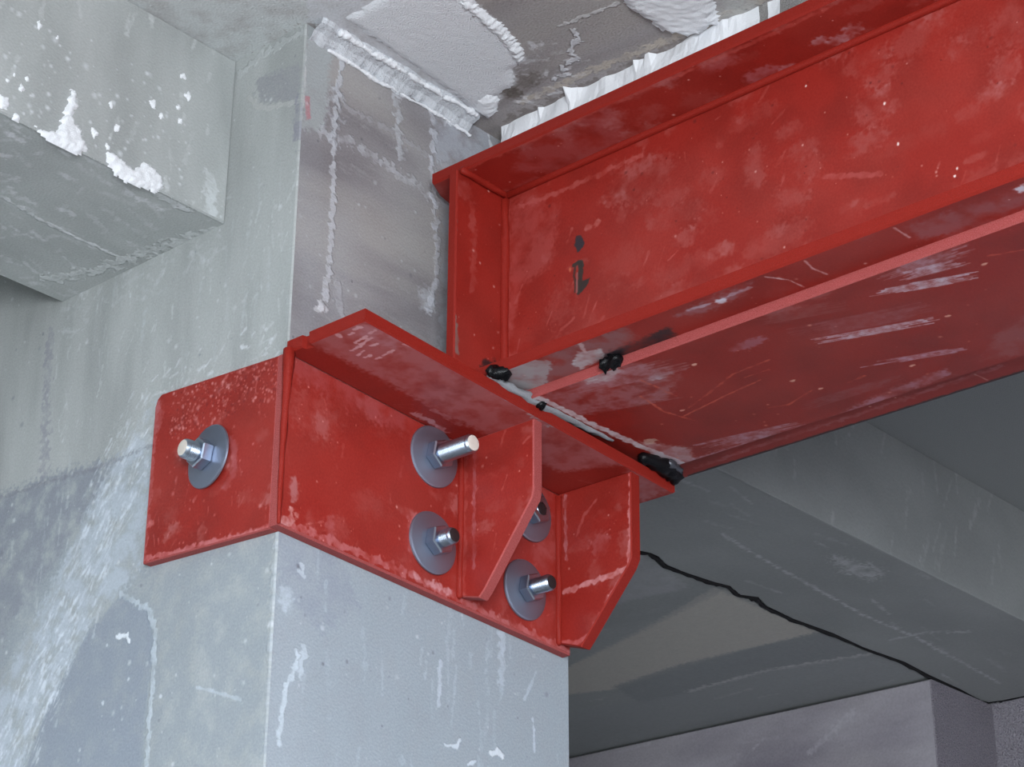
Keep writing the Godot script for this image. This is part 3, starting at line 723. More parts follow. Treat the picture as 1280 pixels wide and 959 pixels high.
	x.patch([-0.7660,1.3255,-0.5672,1.2548,-0.3712,1.1727,-0.3642,1.1924,-0.3694,1.4389,-0.5041,1.4390,-0.6563,1.4529,-0.7922,1.4778,-0.8688,1.4490], rgb(206, 203, 194), 0.6, 0.008, 0.006, 0.1)
	x.patch([-0.6188,1.1261,-0.5341,1.1357,-0.3976,1.1502,-0.3589,0.9882,-0.4632,0.9408], rgb(190, 192, 194), 0.7, 0.008, 0.006, 0.3)
	x.patch([-0.7858,1.4593,-0.6257,1.4338,-0.5041,1.4390,-0.3644,1.4534,-0.3694,1.5861,-0.5381,1.5536,-0.7119,1.5704,-0.8137,1.5704], rgb(158, 162, 163), 0.8, 0.01, 0.008, 0.1)
	x.stroke([-0.7063,1.5629,-0.5381,1.5536,-0.3694,1.5861], 0.012, rgb(214, 215, 212), 0.8, 0.8, 0.3)
	x.patch([-0.9362,1.5300,-0.7119,1.5704,-0.5381,1.5536,-0.3694,1.5861,-0.3596,1.7515,-0.6757,1.7515,-1.1257,1.7577], rgb(170, 174, 175), 0.7, 0.01, 0.008, 0.2)
	x.scuffs(60, 0.07, 0.006, 0.0, 0.3, rgb(214, 214, 210), 0.5)
	x.grain(0.03, 0.6)
	var xo := [-2.45, 1.95, -2.45, 0.0, -0.622, 0.0, -0.622, 0.402, X2 - 0.004, 0.402]
	for i in jag.size():
		var q: Vector2 = jag[i]
		if q.y < -Z9 - 0.01:
			xo.append(q.x - 0.006 - rng.randf_range(0.0, 0.003)); xo.append(q.y)
	xo.append(X2 - 0.005); xo.append(1.95)
	var cr := thing("cross_beam", "dark underside of the concrete cross beam behind column, beyond the jagged crack", "beam")
	var line := []; var rads := []
	for i in jag.size():
		var q: Vector2 = jag[i]
		line.append(Vector3(q.x - 0.003, HB + 0.0005, -q.y)); rads.append(0.0032 + 0.0012 * sin(i * 2.3))
	line[line.size() - 1].z += 0.01
	line.append(Vector3(-0.335, HB + 0.0005, Z10 + 0.004)); rads.append(0.0028)
	line.append(Vector3(-0.24, HB + 0.0005, Z10 + 0.002)); rads.append(0.002)
	obj("joint_filler", bead(line, rads, M.joint, 7, 0.5), cr)
	obj("soffit", plate(xo, Vector3(0, HB + 0.15, 0), Vector3(1, 0, 0), Vector3(0, 0, -1), Vector3(0, -1, 0), 0.15, x, x.material(0.92, 3.0, 0.3), M.concrete, 0.0), cr)

# ---------------------------------------------------------------- steel
func dust(cv: Canvas, count: int, size: float, alpha: float, c := Color(0.70, 0.45, 0.45)):
	for i in count:
		var x := cv.x0 + rng.randf() * cv.w / cv.ppm; var y := cv.y0 + rng.randf() * cv.h / cv.ppm
		cv.dab([x, y], size * rng.randf_range(0.4, 1.5), size * rng.randf_range(0.3, 1.0), c, alpha * rng.randf_range(0.3, 1.0), 0.6)

func steel_beam():
	var t := thing("steel_beam", "red primed steel beam with cover plate coming in from the right onto the bracket", "beam", Vector3(0.03, HU, -0.32))
	var at := Vector3(-0.03, -HU, 0.32)
	var X := Vector3(1, 0, 0); var Y := Vector3(0, 1, 0); var S := Vector3(0, 0, -1); var Z := Vector3(0, 0, 1)
	var pale := rgb(214, 178, 182)
	var lilac := rgb(196, 172, 186)
	# web
	var w := canvas(0.04, 0.17, 0.72, 0.43, 1200.0)
	primer(w, PRIMER)
	dust(w, 90, 0.012, 0.36); dust(w, 34, 0.030, 0.34)
	w.patch([0.0734,0.4029,0.1369,0.3925,0.1261,0.3150,0.0845,0.3027,0.0743,0.2529,0.0680,0.2550], rgb(178, 88, 86), 0.5, 0.006, 0.008, 0.5)
	w.stroke([0.0669,0.3987,0.0681,0.2286], 0.006, rgb(178, 82, 76), 0.5, 0.5, 0.4)
	w.stroke([0.0734,0.3963,0.1369,0.3925,0.2378,0.3939], 0.005, rgb(184, 96, 92), 0.6, 0.7, 0.5)
	w.scuffs(60, 0.02, 0.002, 0.9, 0.8, rgb(196, 120, 118), 0.45)
	w.specks(110, 0.0007, rgb(236, 206, 200), 0.8)
	w.specks(120, 0.0010, rgb(96, 26, 24), 0.7)
	w.stroke([0.4412,0.2903,0.4974,0.2716], 0.005, rgb(180, 88, 86), 0.6, 0.4, 0.4)
	w.patch([0.3250,0.2281,0.3472,0.2302,0.3557,0.2240,0.3378,0.2188], rgb(178, 130, 118), 0.8, 0.002, 0.002, 0.4)
	w.patch([0.4733,0.2234,0.4856,0.2267,0.4889,0.2177,0.4750,0.2149], rgb(186, 140, 138), 0.8, 0.002, 0.002, 0.4)
	w.dab([0.6128,0.2233], 0.010, 0.005, rgb(206, 164, 166), 0.8)
	w.dab([0.5443,0.1989], 0.004, 0.005, rgb(190, 140, 138), 0.7)
	for p in [[0.5675,0.2418], [0.5705,0.2484], [0.5071,0.3393], [0.5169,0.2936], [0.4286,0.3914]]: w.dab(p, 0.0013, 0.0017, rgb(244, 226, 222), 0.95, 0.0)
	w.dab([0.1721,0.3385], 0.006, 0.003, rgb(190, 112, 108), 0.7)
	w.dab([0.1831,0.3398], 0.004, 0.004, rgb(190, 112, 108), 0.7)
	# stencilled mark: a dot over an upright stroke with a foot
	w.patch([0.1559,0.3347,0.1630,0.3330,0.1669,0.3244,0.1648,0.3190,0.1587,0.3158,0.1548,0.3244], rgb(46, 44, 52), 0.95, 0.0012, 0.001, 0.15)
	w.stroke([0.1535,0.3035,0.1596,0.3040,0.1635,0.2991], 0.0050, rgb(52, 46, 42), 0.95, 0.2, 0.0)
	w.stroke([0.1616,0.3025,0.1614,0.2894,0.1603,0.2801,0.1592,0.2727], 0.0062, rgb(52, 46, 42), 0.95, 0.2, 0.0)
	w.stroke([0.1555,0.3020,0.1534,0.2921,0.1553,0.2853], 0.0030, rgb(70, 44, 40), 0.9, 0.3, 0.1)
	w.stroke([0.1553,0.2853,0.1542,0.2735], 0.0026, rgb(70, 48, 44), 0.9, 0.3, 0.1)
	w.patch([0.1643,0.2822,0.1733,0.2826,0.1692,0.2753,0.1621,0.2699,0.1592,0.2735], rgb(50, 44, 42), 0.95, 0.0006, 0.0008, 0.0)
	w.stroke([0.1574,0.2934,0.1567,0.2727], 0.0022, rgb(158, 92, 90), 0.9, 0.2, 0.0)
	w.dab([0.1484,0.3000], 0.0018, 0.0026, rgb(190, 96, 70), 0.9, 0.0)
	var w_m := w.material(0.5, 1.2)
	obj("web", plate(rect(0.055, HF + 0.011, BEAM_END, HT + 0.001), at + Vector3(0, 0, ZW - 0.01), X, Y, Z, 0.01, w, w_m, M.red, 0.0), t)
	obj("web", plate(rect(0.055, HF + 0.011, BEAM_END, HT + 0.001), at + Vector3(0, 0, ZF2 - ZF + ZW - 0.01 + 0.0 + 0.13), X, Y, Z, 0.01, w, w_m, M.red, 0.0), t)
	# top flange
	var f := canvas(0.0, 0.15, 0.72, 0.25, 1200.0)
	primer(f, PRIMER)
	f.patch([0.1414,0.1603,0.2511,0.1609,0.2421,0.2089,0.2031,0.2332,0.1310,0.2211,0.1007,0.1949], rgb(166, 88, 90), 0.55, 0.006, 0.008, 0.5)
	f.dab([0.0978,0.2191], 0.018, 0.004, rgb(172, 86, 88), 0.6)
	f.dab([0.4591,0.2036], 0.008, 0.006, lilac, 0.6)
	f.dab([0.4733,0.2143], 0.013, 0.008, lilac, 0.75)
	f.dab([0.4919,0.2091], 0.010, 0.008, lilac, 0.65)
	f.dab([0.3889,0.2142], 0.020, 0.010, rgb(176, 112, 122), 0.6)
	f.dab([0.4138,0.2218], 0.010, 0.006, rgb(180, 118, 128), 0.6)
	f.dab([0.3688,0.1744], 0.022, 0.010, rgb(172, 100, 106), 0.5)
	f.dab([0.3158,0.1632], 0.02, 0.008, rgb(172, 90, 92), 0.4)
	f.stroke([0.0315,0.1578,0.1395,0.1626,0.2494,0.1631,0.3594,0.1662,0.4893,0.1669], 0.005, rgb(196, 92, 84), 0.6, 0.6, 0.5)
	dust(f, 40, 0.018, 0.45)
	f.specks(60, 0.001, rgb(230, 196, 192), 0.8)
	obj("top_flange", plate([0.0235, 0.1605, BEAM_END, 0.1605, BEAM_END, 0.4812, 0.004, 0.4812, 0.006, 0.215, 0.012, 0.185], at + Vector3(0, HT + 0.012, 0), X, S, Vector3(0, -1, 0), 0.012, f, f.material(0.5, 1.2), M.red, 0.002), t)
	# bottom flange
	var b := canvas(0.05, 0.15, 0.72, 0.50, 1000.0)
	primer(b, PRIMER)
	b.patch([0.1335,0.1591,0.1901,0.1610,0.2646,0.1609,0.2576,0.1930,0.1931,0.2035,0.1252,0.2264,0.0963,0.2015], rgb(146, 116, 120), 0.7, 0.006, 0.006, 0.4)
	b.patch([0.1131,0.1506,0.1503,0.1511,0.1683,0.1755,0.1288,0.2105,0.0978,0.2173,0.0967,0.1782], rgb(172, 172, 174), 0.9, 0.004, 0.003, 0.2)
	b.patch([0.2034,0.1967,0.2491,0.1922,0.2914,0.1903,0.2872,0.2078,0.2362,0.2205,0.1967,0.2226], rgb(34, 34, 40), 0.9, 0.005, 0.006, 0.3)
	b.patch([0.1785,0.1910,0.1991,0.1753,0.2188,0.1835,0.2111,0.1989,0.1892,0.2025,0.1770,0.2056], rgb(200, 202, 206), 0.9, 0.003, 0.003, 0.2)
	b.stroke([0.2123,0.1605,0.2041,0.1796], 0.004, rgb(206, 180, 180), 0.8, 0.4, 0.2)
	b.patch([0.3084,0.1738,0.3647,0.1681,0.3993,0.1668,0.3743,0.1843,0.3245,0.1876], rgb(162, 120, 132), 0.6, 0.006, 0.006, 0.5)
	b.stroke([0.3256,0.1744,0.3561,0.1765,0.3899,0.1742], 0.004, lilac, 0.8, 0.6, 0.4)
	b.dab([0.3582,0.1783], 0.006, 0.004, rgb(232, 226, 240), 0.95, 0.1)  # sparkle of light on the steel, drawn as a pale dab
	b.stroke([0.4121,0.1663,0.4243,0.1845,0.4267,0.2039], 0.0018, rgb(216, 180, 184), 0.9, 0.4, 0.2)
	b.stroke([0.4538,0.1648,0.4510,0.1810,0.4546,0.1973], 0.0018, rgb(206, 150, 152), 0.9, 0.4, 0.2)
	b.stroke([0.5402,0.1657,0.5411,0.1876], 0.002, rgb(206, 150, 152), 0.9, 0.4, 0.2)
	b.patch([0.5466,0.1713,0.6056,0.1710,0.6532,0.1743,0.6446,0.2164,0.5776,0.2068,0.5460,0.1971], rgb(158, 106, 116), 0.55, 0.006, 0.006, 0.5)
	b.dab([0.6505,0.1768], 0.006, 0.006, rgb(226, 222, 236), 0.9, 0.1)  # second glint of light, painted on
	b.stroke([0.1177,0.4661,0.2122,0.4598,0.3064,0.4606,0.3889,0.4579,0.4764,0.4540], 0.006, rgb(172, 104, 112), 0.6, 0.7, 0.5)
	b.stroke([0.10, 0.4775, 0.40, 0.4775, 0.72, 0.4775], 0.0045, rgb(44, 34, 38), 0.95, 0.3, 0.1)  # shadow line along the far edge, put into the colour
	b.stroke([0.4497,0.4539,0.4520,0.4721], 0.0018, rgb(196, 150, 146), 0.9, 0.4, 0.2)
	dust(b, 30, 0.010, 0.35, Color(0.66, 0.46, 0.50))
	b.specks(60, 0.001, rgb(230, 196, 192), 0.8)
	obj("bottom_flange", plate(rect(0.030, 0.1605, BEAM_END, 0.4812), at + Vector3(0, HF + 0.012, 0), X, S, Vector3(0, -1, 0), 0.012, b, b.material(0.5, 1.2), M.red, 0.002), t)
	# cover plate under the bottom flange
	var c := canvas(0.05, 0.20, 0.72, 0.44, 1300.0)
	primer(c, PRIMER)
	c.patch([0.1211,0.2101,0.1892,0.2080,0.2439,0.2102,0.2510,0.2612,0.2074,0.2939,0.1533,0.2764,0.1204,0.2679], rgb(172, 112, 116), 0.75, 0.006, 0.008, 0.5)
	c.patch([0.1752,0.1960,0.2072,0.1919,0.2192,0.2156,0.1968,0.2283,0.1754,0.2191], rgb(206, 206, 206), 0.85, 0.004, 0.004, 0.3)
	c.dab([0.2370,0.2491], 0.014, 0.006, rgb(190, 176, 184), 0.7)
	c.stroke([0.1188,0.2105,0.1207,0.2436,0.1195,0.2998,0.1218,0.3666,0.1272,0.4418], 0.008, rgb(222, 220, 224), 0.9, 0.35, 0.2, 0.3)
	c.patch([0.1292,0.3571,0.1569,0.4020,0.1372,0.4393,0.1178,0.4448,0.1139,0.4028], rgb(206, 188, 196), 0.7, 0.004, 0.006, 0.3)
	c.dab([0.1364,0.3633], 0.008, 0.006, rgb(206, 176, 160), 0.8)
	c.patch([0.1305,0.4280,0.1776,0.4251,0.2335,0.4284,0.2775,0.4330,0.2514,0.4438,0.1655,0.4417,0.1222,0.4485], rgb(190, 150, 166), 0.75, 0.005, 0.006, 0.3)
	c.patch([0.2680,0.4401,0.3277,0.4264,0.3800,0.4138,0.4432,0.4084,0.4435,0.4222,0.3895,0.4267,0.3195,0.4390], rgb(186, 144, 166), 0.65, 0.005, 0.006, 0.4)
	c.sweep([0.4709,0.2356,0.5704,0.2700], 0.013, rgb(212, 190, 204), 0.95)
	c.sweep([0.4850,0.2133,0.5808,0.2188], 0.026, rgb(190, 152, 166), 0.6)
	c.sweep([0.5044,0.2262,0.5666,0.2371], 0.014, rgb(204, 176, 190), 0.8)
	c.sweep([0.3829,0.2820,0.4932,0.3166], 0.012, rgb(208, 180, 194), 0.95)
	c.sweep([0.3739,0.2573,0.4998,0.2920], 0.026, rgb(160, 86, 92), 0.6)
	c.sweep([0.3884,0.3523,0.4868,0.3843], 0.009, rgb(190, 140, 156), 0.9)
	c.sweep([0.3661,0.2132,0.4482,0.2396], 0.020, rgb(156, 84, 84), 0.5)
	c.sweep([0.1441,0.2157,0.2751,0.2414], 0.030, rgb(178, 128, 134), 0.6)
	c.sweep([0.1264,0.2607,0.2277,0.2922], 0.020, rgb(170, 110, 116), 0.5)
	c.sweep([0.2949,0.3933,0.4081,0.3963], 0.016, rgb(150, 84, 92), 0.5)
	c.sweep([0.1618,0.4062,0.2797,0.4298], 0.020, rgb(186, 146, 162), 0.7)
	c.dab([0.3376,0.2473], 0.020, 0.008, rgb(176, 120, 140), 0.6)
	c.stroke([0.4530,0.1951,0.5078,0.1956,0.5789,0.2030,0.6342,0.2075], 0.004, rgb(206, 134, 134), 0.7, 0.8, 0.5)
	c.patch([0.3671,0.1998,0.3977,0.1921,0.4422,0.1993,0.4723,0.2023,0.4392,0.2161,0.3961,0.2187], rgb(176, 104, 106), 0.6, 0.005, 0.005, 0.6)
	for p in [[0.2137,0.3235,0.2548,0.3061,0.2896,0.2898,0.3323,0.2862], [0.1996,0.3359,0.2559,0.3237,0.3022,0.3166], [0.2717,0.3734,0.2904,0.3797,0.3254,0.3668], [0.2939,0.3027,0.3207,0.3030], [0.5825,0.2418,0.6103,0.2514], [0.2215,0.2941,0.2176,0.2439], [0.1957,0.2719,0.1906,0.3159,0.2004,0.3516], [0.3801,0.3722,0.3612,0.3744]]:
		c.stroke(p, 0.0022, rgb(206, 92, 70), 0.75, 0.7, 0.5)
	for p in [[0.3237,0.3375], [0.3336,0.3692], [0.2749,0.2502], [0.2057,0.3239], [0.5012,0.3153], [0.4254,0.3818], [0.5731,0.2519], [0.2749,0.2502]]: c.dab(p, 0.003, 0.002, rgb(226, 170, 150), 0.9, 0.1)
	c.patch([0.5112,0.3755,0.5518,0.3589,0.5692,0.3840,0.5278,0.4325,0.4812,0.4143], rgb(156, 96, 100), 0.55, 0.006, 0.008, 0.5)
	c.specks(70, 0.001, rgb(220, 150, 130), 0.8)
	obj("cover_plate", plate(rect(0.062, 0.2084, BEAM_END, 0.4313), at + Vector3(0, HF, 0), X, S, Vector3(0, -1, 0), HF - HU, c, c.material(0.42, 1.2), M.red_dusty, 0.0015), t)
	# stiffener at the end of the beam
	var s := canvas(0.14, 0.17, 0.24, 0.43, 1200.0)
	primer(s, PRIMER)
	s.stroke([0.1770,0.3850,0.1803,0.3363,0.1788,0.2893], 0.008, rgb(176, 90, 86), 0.5, 0.7, 0.4)
	s.dab([0.1650,0.3953], 0.010, 0.010, rgb(176, 96, 94), 0.5)
	s.stroke([0.1543,0.2508,0.1575,0.2134], 0.006, rgb(128, 116, 112), 0.8, 0.6, 0.3)
	s.stroke([0.1527,0.3652,0.1532,0.3474], 0.004, rgb(110, 108, 108), 0.8, 0.6, 0.3)
	s.patch([0.1874,0.1987,0.1963,0.2191,0.2243,0.2277,0.2292,0.2120], rgb(30, 28, 32), 0.85, 0.004, 0.004, 0.2)
	s.specks(30, 0.001, rgb(230, 196, 192), 0.8)
	obj("end_stiffener", plate(rect(0.1545, HF + 0.012, 0.2262, HT), at + Vector3(0.0535, 0, 0), S, Y, X, 0.010, s, s.material(0.5, 1.2), M.red, 0.0015), t)
	# fillet welds under the paint
	obj("weld_seam", bead([at + Vector3(0.065, HF + 0.02, ZW + 0.001), at + Vector3(0.065, 0.30, ZW + 0.001), at + Vector3(0.065, HT - 0.006, ZW + 0.001)], [0.005, 0.005, 0.005], M.red, 8, 0.2), t)
	obj("weld_seam", bead([at + Vector3(0.066, HT - 0.001, ZW + 0.001), at + Vector3(0.5, HT - 0.001, ZW + 0.001), at + Vector3(1.2, HT - 0.001, ZW + 0.001)], [0.0045, 0.0045, 0.0045], M.red, 8, 0.1), t)
	obj("weld_seam", bead([at + Vector3(0.067, HT - 0.001, -0.158), at + Vector3(0.067, HT - 0.001, ZW)], [0.004, 0.004], M.red, 8, 0.2), t)
	# burnt site welds
	var v3: Array = [Vector3(0.1142, 0.1768, -0.1607), Vector3(0.2047, 0.1768, -0.2068), Vector3(0.2243, 0.1768, -0.2059)]
	obj("site_weld", bead([at + v3[0] + Vector3(-0.004, 0, 0.008), at + v3[0] + Vector3(0.006, 0, -0.008)], [0.006, 0.007], M.slag, 12, 0.5), t)
	obj("site_weld", bead([at + v3[1] + Vector3(0, -0.003, 0), at + v3[2] + Vector3(0, -0.003, 0)], [0.008, 0.006], M.slag, 12, 0.6), t)
	var e3: Array = [Vector3(0.1104, 0.1603, -0.3808), Vector3(0.1104, 0.1599, -0.4151), Vector3(0.1104, 0.1578, -0.4365), Vector3(0.1104, 0.1677, -0.2214), Vector3(0.1104, 0.1664, -0.2273)]
	obj("site_weld", bead([at + e3[0] + Vector3(0.002, 0.003, 0), at + e3[1] + Vector3(0.006, 0.002, 0), at + e3[2] + Vector3(0.004, 0, 0)], [0.006, 0.010, 0.008], M.slag, 12, 0.3), t)
	obj("site_weld", bead([at + e3[1] + Vector3(0.014, 0.003, 0.004), at + e3[2] + Vector3(0.010, 0.004, 0.004)], [0.005, 0.005], M.bare_dark, 12, 0.2), t)
	obj("site_weld", bead([at + e3[3] + Vector3(0.003, 0, 0), at + e3[4] + Vector3(0.003, 0, 0)], [0.006, 0.005], M.slag), t)

	# mortar packed between the top flange and the slab
	var pk := thing("mortar_packing", "white mortar packed along the top of the red beam under the ceiling", "mortar", Vector3(0.0, HT + 0.012, -0.30))
	var st := begin(); var sg := begin()
	var top := HC - HT - 0.0125
	var face := func(x: float, k: int) -> Vector3:
		# k 0..8 climbs the face from the flange to the slab; the last rows spread onto the slab in a ragged edge
		var y := top * k / 8.0
		var z := -0.258 - 0.010 * k / 8.0 + 0.006 * wn.get_noise_2d(x * 70.0, y * 70.0)
		if k == 8: z += 0.040 * maxf(0.0, wn.get_noise_2d(x * 120.0, 60.0) - 0.22)
		if k == 7: z += 0.008 * maxf(0.0, wn.get_noise_2d(x * 120.0, 60.0) - 0.22)
		return Vector3(x, y + 0.0005, z + 0.30)
	for i in 270:
		var x0 := 0.02 + i * 0.005; var x1 := x0 + 0.005
		var to := st if x0 < 0.37 + 0.03 * sin(i * 1.1) else sg
		for k in 8: quad(to, face.call(x0, k), face.call(x1, k), face.call(x1, k + 1), face.call(x0, k + 1), Vector3(0, -0.2, 1))
		for y in [0.0005, top + 0.0005]:
			var r := 0 if y < 0.01 else 8
			quad(to, face.call(x0, r), face.call(x1, r), Vector3(x1, y, -0.1), Vector3(x0, y, -0.1), Vector3(0, 1 if r else -1, 0))
		quad(to, Vector3(x0, 0.0005, -0.1), Vector3(x1, 0.0005, -0.1), Vector3(x1, top, -0.1), Vector3(x0, top, -0.1), Vector3(0, 0, -1))
		if i == 0:
			for k in 8: quad(st, face.call(x0, k), face.call(x0, k + 1), Vector3(x0, top * (k + 1) / 8.0, -0.1), Vector3(x0, top * k / 8.0, -0.1), Vector3(-1, 0, 0))
	st.set_material(M.white); sg.set_material(M.mortar)
	obj("white_mortar", st.commit(), pk); obj("grey_mortar", sg.commit(), pk)

func bracket():
	var t := thing("steel_bracket", "red primed steel bracket with two gussets bolted around the column corner", "bracket", Vector3(0.012, 0, 0.0))
	var at := Vector3(-0.012, 0, 0)
	var X := Vector3(1, 0, 0); var Y := Vector3(0, 1, 0); var S := Vector3(0, -TH, -1); var Z := Vector3(0, 0, 1)
	var pink := rgb(178, 104, 108)
	# plate on the bolted face
	var b := canvas(-0.02, -0.02, 0.42, 0.19, 1250.0)
	primer(b, PRIMER)
	dust(b, 36, 0.012, 0.42); dust(b, 10, 0.026, 0.34)
	b.patch([-0.0103,0.1671,0.0294,0.1759,0.2029,0.1799,0.2150,0.1590,0.1045,0.1410,0.0314,0.1442,-0.0039,0.1457], rgb(166, 78, 80), 0.55, 0.01, 0.010, 0.5)
	b.stroke([-0.0068,0.0052,0.0698,0.0061,0.1636,0.0082,0.2640,0.0040,0.3864,0.0031], 0.008, rgb(190, 112, 114), 0.75, 0.7, 0.5, 0.2)
	b.stroke([0.1635,0.0097,0.2074,0.0083], 0.006, rgb(206, 160, 164), 0.6, 0.7, 0.5)
	b.dab([0.0054,0.0383], 0.006, 0.012, rgb(178, 120, 122), 0.7)
	b.dab([0.0510,0.0180], 0.006, 0.012, rgb(174, 90, 90), 0.6)
	b.stroke([-0.0037,0.0025,0.0051,0.0132], 0.010, rgb(214, 176, 176), 0.7, 0.8, 0.4)
	b.patch([0.2498,0.1724,0.3602,0.1792,0.3592,0.0157,0.2989,0.0215,0.3227,0.0792,0.2522,0.0228], rgb(160, 62, 60), 0.5, 0.01, 0.008, 0.5)
	b.patch([0.1542,0.0303,0.1509,0.0610,0.1613,0.0728,0.1673,0.0268], rgb(196, 134, 140), 0.5, 0.004, 0.004, 0.3)
	b.patch([0.1353,0.1825,0.2026,0.1927,0.2495,0.1896,0.2380,0.1722,0.1804,0.1710], rgb(160, 70, 74), 0.5, 0.006, 0.006, 0.5)
	b.scuffs(50, 0.02, 0.002, 0.9, 1.2, rgb(190, 110, 108), 0.5)
	b.specks(90, 0.001, rgb(226, 170, 164), 0.8)
	obj("column_plate", plate(rect(-0.0105, 0.0, 0.3887, 0.167), at + Vector3(0.0005, 0, 0), S, Y, X, 0.0115, b, b.material(0.5, 1.4), M.red_dusty, 0.0018), t)
	# plate wrapped on the left face
	var a := canvas(-0.19, -0.02, 0.03, 0.19, 1250.0)
	primer(a, PRIMER)
	dust(a, 36, 0.010, 0.45)
	a.specks(420, 0.0012, rgb(212, 144, 144), 0.75, [-0.15, 0.125, 0.0, 0.175])
	a.specks(200, 0.0012, rgb(120, 34, 34), 0.7, [-0.15, 0.125, 0.0, 0.175])
	a.specks(150, 0.0012, rgb(204, 130, 130), 0.7)
	a.stroke([0.0048,0.1181,0.0094,0.0854,0.0100,0.0505,0.0088,0.0129], 0.010, rgb(184, 108, 106), 0.6, 0.8, 0.6)
	a.stroke([-0.1712,0.0115,-0.0812,0.0052,0.0088,-0.0006], 0.005, rgb(200, 120, 124), 0.8, 0.7, 0.4, 0.2)
	a.stroke([-0.1713,0.1748,-0.1711,0.1246,-0.1722,0.0757,-0.1724,0.0118], 0.006, rgb(186, 104, 106), 0.7, 0.8, 0.5)
	a.dab([-0.1692,0.1574], 0.008, 0.016, pink, 0.6)
	a.dab([-0.1663,0.0460], 0.005, 0.004, rgb(206, 120, 120), 0.8)
	a.patch([-0.0627,0.1060,-0.0511,0.0987,-0.0482,0.0664,-0.0598,0.0523,-0.0687,0.0547,-0.0548,0.0682], rgb(176, 96, 100), 0.6, 0.003, 0.003, 0.4)
	a.scuffs(60, 0.012, 0.002, 1.3, 0.6, rgb(196, 118, 118), 0.5)
	obj("side_plate", plate([-0.1731, 0.008, 0.0, -0.0005, 0.0, 0.1685, -0.166, 0.1795, -0.1715, 0.176, -0.1745, 0.168], at, X, Y, Z, 0.010, a, a.material(0.5, 1.4), M.red_dusty, 0.0012), t)
	# seat
	var c := canvas(-0.01, -0.03, 0.13, 0.46, 1200.0)
	primer(c, PRIMER)
	c.patch([0.0376,-0.0197,0.1139,-0.0151,0.1130,0.1377,0.1147,0.2036,0.1115,0.3531,0.0481,0.3299,0.0420,0.1708,0.0432,0.0507], rgb(184, 118, 122), 0.7, 0.006, 0.008, 0.3)
	c.patch([0.1090,-0.0152,0.1139,0.0100,0.1143,0.0505,0.0943,0.0506,0.0863,0.0075], rgb(186, 128, 134), 0.6, 0.006, 0.006, 0.5)
	for p in [[0.0723,-0.0066,0.0714,-0.0018], [0.0804,-0.0006,0.0848,-0.0009], [0.0911,-0.0053,0.0988,-0.0049], [0.0739,0.0129,0.0909,0.0110], [0.0758,0.0181,0.0923,0.0157], [0.0602,0.0214,0.0714,0.0204], [0.0584,0.0314,0.0696,0.0284], [0.0974,0.0085,0.1039,0.0080], [0.0818,0.0263,0.0885,0.0257], [0.0772,0.0454,0.0906,0.0441], [0.0621,0.0379,0.0678,0.0384], [0.0682,0.0463,0.0727,0.0458], [0.1071,0.0415,0.1096,0.0471], [0.1110,0.0519,0.1135,0.0555]]:
		c.stroke(p, 0.0036, rgb(222, 176, 180), 0.85, 0.6, 0.2)
	c.stroke([0.1135,-0.0118,0.1159,0.0079,0.1151,0.0290], 0.004, rgb(220, 186, 190), 0.8, 0.8, 0.4)
	c.stroke([0.0194,0.1458,0.0202,0.1717,0.0160,0.1944], 0.006, rgb(206, 160, 168), 0.7, 0.8, 0.5)
	c.stroke([0.0389,0.1518,0.0397,0.1903], 0.005, rgb(180, 112, 116), 0.7, 0.8, 0.5)
	c.stroke([0.1223,0.1406,0.1195,0.1866,0.1152,0.2123,0.1134,0.2402], 0.012, rgb(168, 164, 168), 0.8, 0.8, 0.5)
	c.dab([0.1179,0.2372], 0.010, 0.008, rgb(112, 112, 118), 0.7)
	c.patch([0.1173,0.3459,0.1187,0.3698,0.1101,0.4268,0.0677,0.4349,0.0842,0.4033], rgb(176, 120, 128), 0.7, 0.006, 0.006, 0.4)
	c.patch([0.1300,0.3350,0.1334,0.3509,0.1270,0.4060,0.1134,0.4292,0.1112,0.4133,0.1126,0.3723], rgb(40, 38, 42), 0.85, 0.004, 0.004, 0.2)
	c.scuffs(40, 0.02, 0.002, 0.5, 1.2, rgb(190, 116, 118), 0.5)
	obj("seat_plate", plate([0.010, -0.010, 0.0300, -0.010, 0.0312, -0.006, 0.0385, -0.005, 0.0395, -0.0105, 0.1104, -0.0105, 0.1104, 0.4379, 0.010, 0.4379], at + Vector3(0, 0.1785, 0), X, S, Vector3(0, -1, 0), 0.012, c, c.material(0.5, 1.4), M.red, 0.0015), t)
	# gussets
	var g := canvas(-0.01, -0.04, 0.13, 0.19, 1250.0)
	primer(g, PRIMER)
	dust(g, 16, 0.014, 0.4)
	g.stroke([0.016, -0.02, 0.016, 0.18], 0.007, rgb(184, 92, 88), 0.5, 0.6, 0.5)
	g.stroke([0.030, 0.02, 0.029, 0.16], 0.004, rgb(176, 104, 112), 0.6, 0.6, 0.5)
	g.specks(50, 0.001, rgb(226, 170, 164), 0.8)
	g.scuffs(18, 0.02, 0.002, 1.2, 0.8, rgb(196, 116, 112), 0.5)
	obj("gusset", plate([0.012, -0.0045, 0.0375, -0.0110, 0.0445, -0.004, 0.1032, 0.0735, 0.1050, 0.082, 0.1050, 0.1540, 0.012, 0.1540], at + Vector3(0, 0, -0.2348), X, Y, Z, 0.012, g, g.material(0.5, 1.2), M.red_dusty, 0.0012), t)
	var h := canvas(-0.01, -0.05, 0.13, 0.19, 1250.0)
	primer(h, PRIMER)
	dust(h, 26, 0.016, 0.45)
	h.stroke([0.0191,0.0365,0.0554,0.0400,0.1020,0.0441], 0.006, rgb(214, 150, 152), 0.85, 0.5, 0.3, 0.2)
	h.stroke([0.0105,0.1620,0.0089,0.0748,0.0052,-0.0049], 0.007, rgb(190, 108, 108), 0.6, 0.6, 0.5)
